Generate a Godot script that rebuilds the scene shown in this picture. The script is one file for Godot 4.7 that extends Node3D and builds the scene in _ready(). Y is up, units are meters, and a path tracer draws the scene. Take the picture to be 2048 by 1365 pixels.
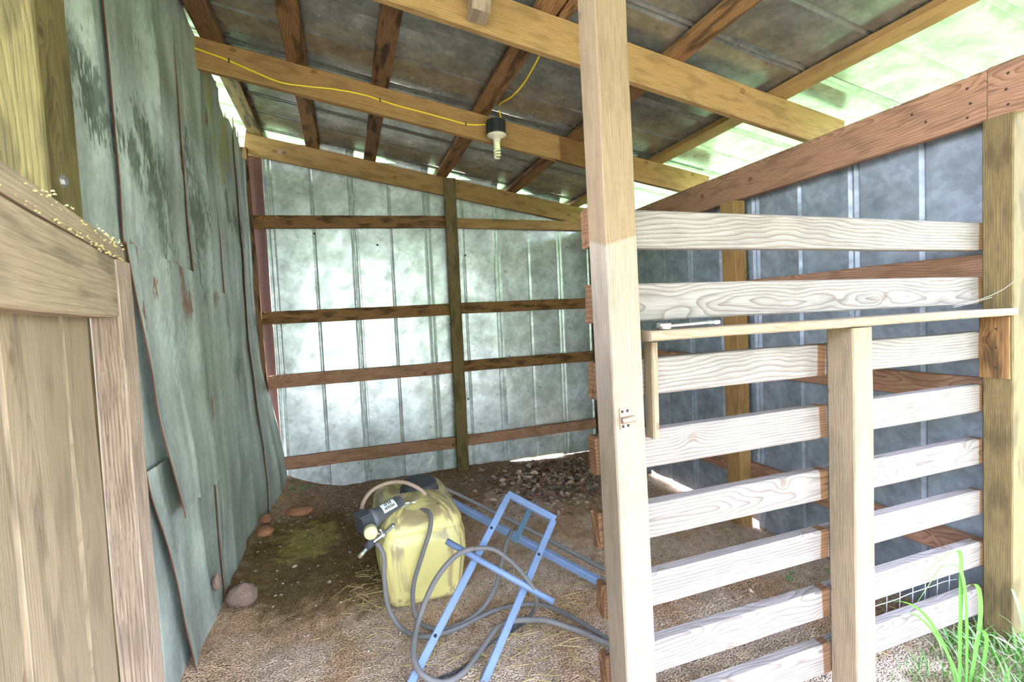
extends Node3D
# A lean-to animal shed: tin walls, tin roof on rafters and purlins, a slatted partition, a garden sprayer on the dirt floor.

var rng := RandomNumberGenerator.new()
var M := {}
var names := {}
var cur: SurfaceTool
var ease_by := 0.004
const ROOF_Y := 1.546
const PITCH := 0.168

# ------------------------------------------------------------------ helpers
func rt(x: float) -> float:                       # top of the rafters at x
	return ROOF_Y - PITCH * (x + 0.65)

func numbered(n: String) -> String:
	if not names.has(n):
		names[n] = 0
		return n
	names[n] += 1
	return "%s_%03d" % [n, names[n]]

func thing(called: String, label: String, category: String, at := Vector3.ZERO, group := "") -> Node3D:
	var o := Node3D.new()
	o.name = numbered(called)
	add_child(o)
	o.position = at
	tag(o, label, category, group)
	return o

func tag(o: Node, label: String, category: String, group := "", kind := "") -> void:
	o.set_meta("label", label)
	if category != "":
		o.set_meta("category", category)
	if group != "":
		o.set_meta("group", group)
	if kind != "":
		o.set_meta("kind", kind)

func setting(called: String, label: String, category: String) -> Node3D:
	var o := thing(called, label, category)
	o.set_meta("kind", "structure")
	return o

func origin_of(n: Node) -> Vector3:
	var p := Vector3.ZERO
	while n != self and n != null:
		p += n.position
		n = n.get_parent()
	return p

func begin() -> SurfaceTool:
	cur = SurfaceTool.new()
	cur.begin(Mesh.PRIMITIVE_TRIANGLES)
	return cur

func put(mesh: Mesh, called: String, mat: Material, parent: Node) -> MeshInstance3D:
	var o := MeshInstance3D.new()
	o.name = numbered(called) if parent == self else called
	o.mesh = mesh
	o.material_override = mat
	o.cast_shadow = GeometryInstance3D.SHADOW_CASTING_SETTING_ON
	parent.add_child(o, true)
	if parent != self:
		o.position = -origin_of(parent)
	return o

func done(called: String, mat: Material, parent: Node, smooth := false) -> MeshInstance3D:
	cur.generate_normals()
	if smooth:
		cur.index()
	cur.generate_tangents()
	return put(cur.commit(), called, mat, parent)

func vtx(p: Vector3, uv: Vector2, c := Color.WHITE) -> void:
	cur.set_color(c)
	cur.set_uv(uv)
	cur.add_vertex(p)

# corners counter-clockwise as seen from outside
func quad(a: Vector3, b: Vector3, c: Vector3, d: Vector3, ua: Vector2, ub: Vector2, uc: Vector2, ud: Vector2, ca := Color.WHITE, cb := Color.WHITE, cc := Color.WHITE, cd := Color.WHITE) -> void:
	vtx(a, ua, ca); vtx(c, uc, cc); vtx(b, ub, cb)
	vtx(a, ua, ca); vtx(d, ud, cd); vtx(c, uc, cc)

# A sawn board from p0 to p1 (middle of its section), w across along wdir, t thick; eased edges, slightly uneven.
# cuts: [[from, colour], ...] along the length, 0..1, tints the wood from there on.
func add_board(p0: Vector3, p1: Vector3, wdir: Vector3, w: float, t: float, uneven := 0.0015, cuts := [], jag := 0.0, ragged := 0.003) -> void:
	var ax := (p1 - p0)
	var ln := ax.length()
	ax = ax / ln
	var wd := (wdir - ax * wdir.dot(ax)).normalized()
	var td := ax.cross(wd)
	var ch: float = min(ease_by, t * 0.18)
	var sec := [[w / 2, -t / 2 + ch], [w / 2, t / 2 - ch], [w / 2 - ch, t / 2], [-w / 2 + ch, t / 2], [-w / 2, t / 2 - ch], [-w / 2, -t / 2 + ch], [-w / 2 + ch, -t / 2], [w / 2 - ch, -t / 2]]
	var st := PackedFloat32Array()
	var n: int = clampi(int(ln / 0.22), 1, 14)
	for i in n + 1:
		st.append(float(i) / n)
	var stops := []
	for c in cuts:
		for e in [-0.0015, 0.0015]:
			var s: float = clampf(c[0] + e, 0.0, 1.0)
			if s > 0.0 and s < 1.0:
				st.append(s)
	st.sort()
	var u0 := rng.randf()
	var v0 := rng.randf() * 0.3
	var rings := []
	for s in st:
		var tint := Color.WHITE
		for c in cuts:
			if s >= c[0]:
				tint = c[1]
		var dw := rng.randf_range(-1, 1) * uneven
		var dt := rng.randf_range(-1, 1) * uneven
		var ring := []
		for k in 8:
			var q: Vector3 = p0 + ax * (s * ln) + wd * (sec[k][0] + dw + rng.randf_range(-1, 1) * uneven * 0.5) + td * (sec[k][1] + dt)
			if jag > 0.0 and k >= 3 and k <= 6:
				q += wd * rng.randf() * jag
			ring.append(q)
		for c in cuts:
			if absf(s - c[0]) < 0.0016:
				for k in 8:
					ring[k] += ax * (ragged * sin(k * 2.3 + c[0] * 40.0 + u0 * 9.0))
		rings.append([s, ring, tint])
	var per := PackedFloat32Array([0.0])
	for k in 8:
		var k2 := (k + 1) % 8
		per.append(per[k] + Vector2(sec[k2][0] - sec[k][0], sec[k2][1] - sec[k][1]).length())
	for i in rings.size() - 1:
		var a = rings[i]
		var b = rings[i + 1]
		var ua: float = u0 + a[0] * ln / 2.6
		var ub: float = u0 + b[0] * ln / 2.6
		for k in 8:
			var k2 := (k + 1) % 8
			var va: float = v0 + per[k] / 0.66
			var vb: float = v0 + per[k + 1] / 0.66
			quad(a[1][k], b[1][k], b[1][k2], a[1][k2], Vector2(ua, va), Vector2(ub, va), Vector2(ub, vb), Vector2(ua, vb), a[2], b[2], b[2], a[2])
	for e in [0, rings.size() - 1]:
		var r = rings[e][1]
		var c := Vector3.ZERO
		for k in 8:
			c += r[k] / 8.0
		for k in 8:
			var k2 := (k + 1) % 8
			var f := [c, r[k], r[k2]] if e == 0 else [c, r[k2], r[k]]
			for q in [f[0], f[2], f[1]]:
				vtx(q, Vector2(u0 + (q - p0).dot(td) / 8.0, v0 + (q - p0).dot(wd) / 0.66), rings[e][2])

func board(parent: Node, called: String, p0: Vector3, p1: Vector3, wdir: Vector3, w: float, t: float, mat: Material, uneven := 0.0015, cuts := [], jag := 0.0, ragged := 0.003) -> MeshInstance3D:
	begin()
	cur.set_smooth_group(-1)
	add_board(p0, p1, wdir, w, t, uneven, cuts, jag, ragged)
	return done(called, mat, parent)

func spline(pts: Array, per := 8) -> PackedVector3Array:
	var o := PackedVector3Array()
	for i in pts.size() - 1:
		var a: Vector3 = pts[max(i - 1, 0)]
		var b: Vector3 = pts[i]
		var c: Vector3 = pts[i + 1]
		var d: Vector3 = pts[min(i + 2, pts.size() - 1)]
		for k in per:
			var t := float(k) / per
			o.append(b.cubic_interpolate(c, a, d, t))
	o.append(pts[pts.size() - 1])
	return o

func add_tube(path: PackedVector3Array, r: float, sides := 10, r_end := -1.0, ripple := 0.0) -> void:
	if r_end < 0:
		r_end = r
	var n := path.size()
	var up := Vector3.UP
	if absf((path[1] - path[0]).normalized().dot(up)) > 0.9:
		up = Vector3.RIGHT
	var rings := []
	var along := 0.0
	var ls := []
	for i in n:
		var t := (path[min(i + 1, n - 1)] - path[max(i - 1, 0)]).normalized()
		var s := t.cross(up).normalized()
		up = s.cross(t).normalized()
		if i > 0:
			along += path[i].distance_to(path[i - 1])
		ls.append(along)
		var rr: float = lerpf(r, r_end, float(i) / (n - 1)) + (ripple * (1.0 if i % 2 else -1.0))
		var ring := []
		for k in sides:
			var a := TAU * k / sides
			ring.append(path[i] + (s * cos(a) + up * sin(a)) * rr)
		rings.append(ring)
	for i in n - 1:
		for k in sides:
			var k2 := (k + 1) % sides
			var va := float(k) / sides
			var vb := float(k + 1) / sides
			quad(rings[i][k], rings[i][k2], rings[i + 1][k2], rings[i + 1][k], Vector2(ls[i] * 4, va), Vector2(ls[i] * 4, vb), Vector2(ls[i + 1] * 4, vb), Vector2(ls[i + 1] * 4, va))
	for e in [0, n - 1]:
		for k in sides:
			var k2 := (k + 1) % sides
			var f := [path[e], rings[e][k], rings[e][k2]] if e == 0 else [path[e], rings[e][k2], rings[e][k]]
			for q in f:
				vtx(q, Vector2(0.1, 0.1))

func tube(parent: Node, called: String, pts: Array, r: float, mat: Material, curved := true, sides := 10, r_end := -1.0, ripple := 0.0, per := 8) -> MeshInstance3D:
	begin()
	cur.set_smooth_group(0)
	add_tube(spline(pts, per) if curved else PackedVector3Array(pts), r, sides, r_end, ripple)
	return done(called, mat, parent)

# profile: [[distance along axis, radius], ...]
func add_lathe(base: Vector3, axis: Vector3, profile: Array, sides := 20) -> void:
	axis = axis.normalized()
	var s := axis.cross(Vector3.UP)
	if s.length() < 0.1:
		s = axis.cross(Vector3.RIGHT)
	s = s.normalized()
	var up := s.cross(axis).normalized()
	for i in profile.size() - 1:
		for k in sides:
			var q := []
			for c in [[i, k], [i, k + 1], [i + 1, k + 1], [i + 1, k]]:
				var a: float = TAU * c[1] / sides
				q.append(base + axis * profile[c[0]][0] + (s * cos(a) + up * sin(a)) * profile[c[0]][1])
			quad(q[0], q[1], q[2], q[3], Vector2(float(k) / sides, profile[i][0] * 4), Vector2(float(k + 1) / sides, profile[i][0] * 4), Vector2(float(k + 1) / sides, profile[i + 1][0] * 4), Vector2(float(k) / sides, profile[i + 1][0] * 4))

func lathe(parent: Node, called: String, base: Vector3, axis: Vector3, profile: Array, mat: Material, sides := 20, flat := false) -> MeshInstance3D:
	begin()
	cur.set_smooth_group(-1 if flat else 0)
	add_lathe(base, axis, profile, sides)
	return done(called, mat, parent)

# a rounded lump: stone, crown, shoe of a pipe
func add_lump(c: Vector3, size: Vector3, noise: FastNoiseLite, rough: float, n := 14, turn := Basis.IDENTITY) -> void:
	var p := func(i: int, j: int) -> Vector3:
		var th := PI * float(i) / n
		var ph := TAU * float(j % (2 * n)) / (2 * n)
		var d := Vector3(sin(th) * cos(ph), cos(th), sin(th) * sin(ph))
		var k := 1.0 + rough * noise.get_noise_3d(d.x * 60 + c.x * 90, d.y * 60 + c.y * 90, d.z * 60 + c.z * 90)
		return c + turn * (d * size * k)
	for i in n:
		for j in 2 * n:
			quad(p.call(i, j), p.call(i, j + 1), p.call(i + 1, j + 1), p.call(i + 1, j), Vector2(j, i) / n, Vector2(j + 1, i) / n, Vector2(j + 1, i + 1) / n, Vector2(j, i + 1) / n)

func add_box(c: Vector3, size: Vector3, turn := Basis.IDENTITY) -> void:
	add_board(c - turn.x * size.x / 2, c + turn.x * size.x / 2, turn.y, size.y, size.z, 0.0)

func noise(seed_: int, freq: float, kind := FastNoiseLite.TYPE_SIMPLEX_SMOOTH, oct := 3) -> FastNoiseLite:
	var n := FastNoiseLite.new()
	n.seed = seed_
	n.noise_type = kind
	n.frequency = freq
	n.fractal_type = FastNoiseLite.FRACTAL_FBM if oct > 1 else FastNoiseLite.FRACTAL_NONE
	n.fractal_octaves = oct
	return n

# ------------------------------------------------------------------ textures
const WW := 1024
const WH := 256

# grain, fibre and knot of a plank 1.3 m long and 0.33 m round, as numbers
func wood_pattern(seed_: int, centre: float, depth: float, lean: float, freq: float, knots: Array) -> Array:
	var a := noise(seed_, 1.1)
	var b := noise(seed_ + 7, 14.0, FastNoiseLite.TYPE_SIMPLEX_SMOOTH, 2)
	var grain := PackedFloat32Array()
	var fibre := PackedFloat32Array()
	var knot := PackedFloat32Array()
	grain.resize(WW * WH); fibre.resize(WW * WH); knot.resize(WW * WH)
	for j in WH:
		var y := 0.33 * j / WH
		for i in WW:
			var x := 1.3 * i / WW
			var wv := a.get_noise_2d(x * 1.6, y * 5.0) * 0.035
			var z := depth + lean * (x - 0.65) + wv
			var yy := y - centre
			var r := sqrt(yy * yy + z * z)
			var kn := 0.0
			for k in knots:
				var dx: float = (x - k[0])
				var dy: float = (y - k[1])
				var rr: float = k[2]
				var d2 := dx * dx * 0.45 + dy * dy
				if d2 < rr * rr * 20.0:
					r += rr * 1.3 * exp(-d2 / (rr * rr * 3.0))
					kn = max(kn, clampf((rr * 1.12 - sqrt(dx * dx * 0.7 + dy * dy)) / (rr * 0.25), 0.0, 1.0))
			var ph := fposmod(r * freq, 1.0)
			var g := ph * ph * ph * (1.0 if ph < 0.93 else (1.0 - ph) / 0.07)
			var o := j * WW + i
			grain[o] = g
			fibre[o] = b.get_noise_2d(x * 0.55, y * 18.0)
			knot[o] = kn
	return [grain, fibre, knot]

func wood_texture(pat: Array, early: Color, late: Color, knotc: Color, contrast := 1.0, fib := 0.16, blotch := 0.0, bseed := 3, split := -1.0, early2 := Color.WHITE, late2 := Color.WHITE) -> ImageTexture:
	var data := PackedByteArray()
	data.resize(WW * WH * 3)
	var bn := noise(bseed, 3.0)
	var grain: PackedFloat32Array = pat[0]
	var fibre: PackedFloat32Array = pat[1]
	var knot: PackedFloat32Array = pat[2]
	for j in WH:
		for i in WW:
			var o := j * WW + i
			var e := early
			var l := late
			if split >= 0.0:
				var edge := split + bn.get_noise_2d(j * 0.02, 3.0 + i * 0.001) * 0.05 + fibre[o] * 0.006
				if float(i) / WW > edge:
					e = early2; l = late2
			var c := e.lerp(l, clampf(grain[o] * contrast, 0, 1))
			var f := 1.0 + fibre[o] * fib
			if blotch > 0.0:
				f *= 1.0 - blotch * smoothstep(-0.05, 0.5, bn.get_noise_2d(i * 0.0014, j * 0.006))
			c = Color(c.r * f, c.g * f, c.b * f)
			if knot[o] > 0.0:
				c = c.lerp(knotc.lerp(e, 0.55 * (1.0 - grain[o])), knot[o] * 0.8)
			data[o * 3] = clampi(int(c.r * 255), 0, 255)
			data[o * 3 + 1] = clampi(int(c.g * 255), 0, 255)
			data[o * 3 + 2] = clampi(int(c.b * 255), 0, 255)
	return tex(mirrored(Image.create_from_data(WW, WH, false, Image.FORMAT_RGB8, data)))

# four mirrored copies, so that the grain runs on without a seam
func mirrored(img: Image) -> Image:
	var w := img.get_width()
	var h := img.get_height()
	var o := Image.create(w * 2, h * 2, false, img.get_format())
	var full := Rect2i(0, 0, w, h)
	o.blit_rect(img, full, Vector2i(0, 0))
	img.flip_x()
	o.blit_rect(img, full, Vector2i(w, 0))
	img.flip_y()
	o.blit_rect(img, full, Vector2i(w, h))
	img.flip_x()
	o.blit_rect(img, full, Vector2i(0, h))
	return o

func grey_texture(size: int, seed_: int, freq: float, kind: int, lo: float, hi: float, oct := 4) -> Image:
	var n := noise(seed_, freq, kind, oct)
	if kind == FastNoiseLite.TYPE_CELLULAR:
		n.cellular_return_type = FastNoiseLite.RETURN_CELL_VALUE
	var img := n.get_seamless_image(size, size)
	img.convert(Image.FORMAT_L8)
	var d := img.get_data()
	for i in d.size():
		d[i] = clampi(int(255.0 * lerpf(lo, hi, d[i] / 255.0)), 0, 255)
	return Image.create_from_data(size, size, false, Image.FORMAT_L8, d)

func tex(img: Image) -> ImageTexture:
	img.generate_mipmaps()
	return ImageTexture.create_from_image(img)

func mat(albedo: Color, rough: float, metal := 0.0) -> StandardMaterial3D:
	var m := StandardMaterial3D.new()
	m.albedo_color = albedo
	m.roughness = rough
	m.metallic = metal
	m.vertex_color_use_as_albedo = true
	return m

func wood(t: Texture2D, bump: Texture2D, rough := 0.82) -> StandardMaterial3D:
	var m := mat(Color.WHITE, rough)
	m.albedo_texture = t
	m.metallic_specular = 0.3
	m.heightmap_enabled = true
	m.heightmap_texture = bump
	m.heightmap_scale = 0.12
	return m

func make_materials() -> void:
	var pats := [
		wood_pattern(11, 0.10, 0.012, 0.05, 105.0, [[0.30, 0.10, 0.013], [0.47, 0.235, 0.015], [1.02, 0.17, 0.011]]),
		wood_pattern(23, 0.02, 0.10, 0.02, 150.0, [[0.33, 0.2, 0.010]]),
		wood_pattern(37, 0.14, 0.02, 0.09, 95.0, [[0.2, 0.22, 0.014], [0.85, 0.11, 0.012]]),
	]
	print("patterns ", Time.get_ticks_msec())
	var bumps := []
	for p in pats:
		var d := PackedByteArray()
		d.resize(WW * WH)
		for i in WW * WH:
			d[i] = clampi(int(140.0 - p[0][i] * 60.0 + p[1][i] * 70.0), 0, 255)
		bumps.append(tex(mirrored(Image.create_from_data(WW, WH, false, Image.FORMAT_L8, d))))
	# name: pattern, earlywood, latewood, knot, contrast, fibre, blotch
	var kinds := {
		"slat_a": [0, Color(0.52, 0.478, 0.462), Color(0.36, 0.305, 0.28), Color(0.38, 0.31, 0.26), 0.9, 0.10, 0.06],
		"slat_b": [2, Color(0.52, 0.478, 0.462), Color(0.36, 0.305, 0.28), Color(0.38, 0.30, 0.25), 0.9, 0.10, 0.06],
		"cream_a": [1, Color(0.555, 0.48, 0.40), Color(0.44, 0.37, 0.29), Color(0.36, 0.26, 0.19), 0.7, 0.10, 0.08],
		"yellow_a": [2, Color(0.61, 0.47, 0.30), Color(0.45, 0.32, 0.18), Color(0.35, 0.21, 0.10), 0.8, 0.12, 0.10],
		"yellow_b": [0, Color(0.61, 0.48, 0.31), Color(0.46, 0.33, 0.19), Color(0.34, 0.21, 0.10), 0.8, 0.12, 0.12],
		"brown_a": [1, Color(0.46, 0.34, 0.235), Color(0.30, 0.21, 0.14), Color(0.16, 0.10, 0.06), 0.7, 0.22, 0.45],
		"brown_b": [2, Color(0.52, 0.38, 0.245), Color(0.34, 0.235, 0.14), Color(0.18, 0.11, 0.06), 0.8, 0.2, 0.35],
		"red_a": [2, Color(0.62, 0.465, 0.375), Color(0.45, 0.31, 0.235), Color(0.26, 0.14, 0.10), 0.9, 0.14, 0.12],
		"tan_a": [1, Color(0.58, 0.50, 0.42), Color(0.47, 0.39, 0.31), Color(0.42, 0.32, 0.22), 0.6, 0.10, 0.1],
		"tan_b": [2, Color(0.58, 0.50, 0.42), Color(0.46, 0.38, 0.30), Color(0.36, 0.29, 0.22), 0.6, 0.12, 0.18],
		"olive_a": [1, Color(0.45, 0.38, 0.26), Color(0.32, 0.26, 0.17), Color(0.30, 0.22, 0.12), 0.8, 0.14, 0.2],
		"old_post": [2, Color(0.43, 0.375, 0.24), Color(0.31, 0.27, 0.17), Color(0.22, 0.17, 0.10), 0.9, 0.16, 0.2],
		"mauve_a": [1, Color(0.58, 0.50, 0.44), Color(0.42, 0.34, 0.29), Color(0.28, 0.2, 0.17), 1.0, 0.2, 0.1],
	}
	for k in kinds:
		var a: Array = kinds[k]
		M[k] = wood(wood_texture(pats[a[0]], a[1], a[2], a[3], a[4], a[5], a[6], k.hash() % 1000), bumps[a[0]])
	M["post_cream"] = wood(wood_texture(pats[1], Color(0.555, 0.49, 0.43), Color(0.445, 0.38, 0.32), Color(0.37, 0.28, 0.21), 0.6, 0.1, 0.06, 5), bumps[1])
	print("woods ", Time.get_ticks_msec())
	# galvanised tin: spangle and blotches
	var sp := grey_texture(512, 5, 0.055, FastNoiseLite.TYPE_CELLULAR, 0.90, 1.0, 1)
	var bl := grey_texture(512, 8, 0.008, FastNoiseLite.TYPE_SIMPLEX_SMOOTH, 0.82, 1.06, 5)
	var sd := sp.get_data()
	var bd := bl.get_data()
	for i in sd.size():
		sd[i] = clampi(int(sd[i] * bd[i] / 255.0), 0, 255)
	var tin := tex(Image.create_from_data(512, 512, false, Image.FORMAT_L8, sd))
	var rg := tex(grey_texture(512, 9, 0.012, FastNoiseLite.TYPE_SIMPLEX_SMOOTH, 0.55, 1.0, 5))
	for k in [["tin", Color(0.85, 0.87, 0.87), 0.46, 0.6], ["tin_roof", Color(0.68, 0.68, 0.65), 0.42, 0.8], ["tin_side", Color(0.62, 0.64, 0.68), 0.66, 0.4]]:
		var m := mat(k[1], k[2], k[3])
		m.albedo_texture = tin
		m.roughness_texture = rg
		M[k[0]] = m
	M["old_tin"] = mat(Color.WHITE, 0.55, 0.15)
	M["old_tin"].albedo_texture = old_tin_texture()
	print("tin ", Time.get_ticks_msec())
	# dirt: the fine grain only; the broad colour is in the vertices
	var g1 := grey_texture(512, 31, 0.09, FastNoiseLite.TYPE_SIMPLEX, 0.0, 1.0, 4)
	var g2 := grey_texture(512, 33, 0.02, FastNoiseLite.TYPE_SIMPLEX_SMOOTH, 0.0, 1.0, 4)
	var d1 := g1.get_data()
	var d2 := g2.get_data()
	var col := PackedByteArray()
	col.resize(512 * 512 * 3)
	for i in d1.size():
		var a := d1[i] / 255.0
		var b := d2[i] / 255.0
		var v := 0.80 + 0.36 * a + 0.22 * (b - 0.5)
		if a < 0.24:
			v *= 0.62
		elif a > 0.80:
			v *= 1.14
		col[i * 3] = clampi(int(v * 235), 0, 255)
		col[i * 3 + 1] = clampi(int(v * 232), 0, 255)
		col[i * 3 + 2] = clampi(int(v * 228), 0, 255)
	var dirt := mat(Color.WHITE, 0.95)
	dirt.metallic_specular = 0.15
	dirt.albedo_texture = tex(Image.create_from_data(512, 512, false, Image.FORMAT_RGB8, col))
	dirt.heightmap_enabled = true
	dirt.heightmap_texture = tex(g1)
	dirt.heightmap_scale = 0.9
	M["dirt"] = dirt
	var tk := mat(Color(0.79, 0.745, 0.54), 0.42)
	var td := grey_texture(512, 41, 0.012, FastNoiseLite.TYPE_SIMPLEX_SMOOTH, 0.0, 1.0, 5).get_data()
	var tc := PackedByteArray()
	tc.resize(512 * 512 * 3)
	for i in td.size():
		var y := float(i / 512) / 512.0
		var v := td[i] / 255.0
		var du := smoothstep(0.45, 0.95, v + 0.30 * smoothstep(0.36, 0.26, y))
		var c := Color(0.99, 0.97, 0.88).lerp(Color(0.62, 0.56, 0.62), du * 0.75)
		tc[i * 3] = int(c.r * 255); tc[i * 3 + 1] = int(c.g * 255); tc[i * 3 + 2] = int(c.b * 255)
	tk.albedo_texture = tex(Image.create_from_data(512, 512, false, Image.FORMAT_RGB8, tc))
	tk.subsurf_scatter_enabled = true
	tk.subsurf_scatter_strength = 0.15
	M["tank"] = tk
	# painted steel, worn
	var pd := grey_texture(512, 51, 0.09, FastNoiseLite.TYPE_SIMPLEX, 0.0, 1.0, 5).get_data()
	var pc := PackedByteArray()
	pc.resize(512 * 512 * 3)
	for i in pd.size():
		var v := pd[i] / 255.0
		var c := Color(0.37, 0.48, 0.66)
		if v > 0.62:
			c = Color(0.45, 0.43, 0.45)
		elif v > 0.54:
			c = Color(0.47, 0.54, 0.66)
		pc[i * 3] = int(c.r * 255); pc[i * 3 + 1] = int(c.g * 255); pc[i * 3 + 2] = int(c.b * 255)
	M["blue"] = mat(Color.WHITE, 0.5)
	M["blue"].uv1_scale = Vector3(7, 3, 1)
	M["blue"].albedo_texture = tex(Image.create_from_data(512, 512, false, Image.FORMAT_RGB8, pc))
	M["teal"] = mat(Color(0.16, 0.27, 0.34), 0.5)
	M["hose"] = mat(Color(0.40, 0.38, 0.38), 0.75)
	M["hose_tan"] = mat(Color(0.60, 0.50, 0.44), 0.6)
	M["black"] = mat(Color(0.10, 0.10, 0.11), 0.6)
	M["grey_plastic"] = mat(Color(0.36, 0.36, 0.38), 0.6)
	M["dusty_black"] = mat(Color(0.22, 0.22, 0.24), 0.8)
	M["steel"] = mat(Color(0.75, 0.76, 0.78), 0.3, 0.9)
	M["chrome"] = mat(Color(0.86, 0.88, 0.92), 0.16, 1.0)
	M["brass"] = mat(Color(0.66, 0.62, 0.54), 0.4, 0.7)
	M["cream_plastic"] = mat(Color(0.76, 0.72, 0.56), 0.6)
	M["white_tape"] = mat(Color(0.82, 0.82, 0.82), 0.5)
	M["white_label"] = mat(Color(0.86, 0.87, 0.88), 0.6)
	M["ink"] = mat(Color(0.08, 0.08, 0.10), 0.7)
	M["porcelain"] = mat(Color(0.80, 0.74, 0.66), 0.4)
	M["bulb"] = mat(Color(0.90, 0.88, 0.74), 0.3)
	M["cable"] = mat(Color(0.90, 0.78, 0.14), 0.45)
	M["rust"] = mat(Color(0.42, 0.22, 0.14), 0.85)
	M["rusty_steel"] = mat(Color(0.62, 0.52, 0.46), 0.5, 0.6)
	M["dark_nail"] = mat(Color(0.14, 0.11, 0.10), 0.6)
	M["red_trim"] = mat(Color(0.34, 0.20, 0.165), 0.6)
	M["stone"] = mat(Color(0.62, 0.50, 0.45), 0.9)
	M["stone"].albedo_texture = tex(grey_texture(256, 61, 0.12, FastNoiseLite.TYPE_SIMPLEX, 0.45, 1.1, 3))
	M["sawdust"] = mat(Color(0.74, 0.66, 0.46), 0.9)
	M["clod"] = mat(Color(0.62, 0.42, 0.30), 0.95)
	M["pebble"] = mat(Color.WHITE, 0.9)
	M["straw"] = mat(Color(0.74, 0.65, 0.47), 0.7)
	M["straw"].cull_mode = BaseMaterial3D.CULL_DISABLED
	M["leaf"] = mat(Color.WHITE, 0.75)
	M["leaf"].cull_mode = BaseMaterial3D.CULL_DISABLED
	M["grass"] = mat(Color.WHITE, 0.5)
	M["grass"].cull_mode = BaseMaterial3D.CULL_DISABLED
	M["grass"].backlight_enabled = true
	M["grass"].backlight = Color(0.5, 0.7, 0.2)
	M["clover"] = mat(Color(0.25, 0.62, 0.16), 0.5)
	M["wire"] = mat(Color(0.78, 0.78, 0.80), 0.4, 0.6)
	M["web"] = mat(Color(0.80, 0.78, 0.74), 0.8)
	M["bark"] = mat(Color(0.30, 0.24, 0.18), 0.9)
	M["lawn"] = mat(Color(0.38, 0.52, 0.29), 0.9)
	M["lawn"].albedo_texture = tex(grey_texture(512, 71, 0.03, FastNoiseLite.TYPE_SIMPLEX, 0.55, 1.0, 5))
	M["lawn"].uv1_triplanar = true
	M["lawn"].uv1_scale = Vector3(0.3, 0.3, 0.3)
	M["foliage"] = mat(Color(0.40, 0.54, 0.27), 0.8)
	print("materials ", Time.get_ticks_msec())

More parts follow.
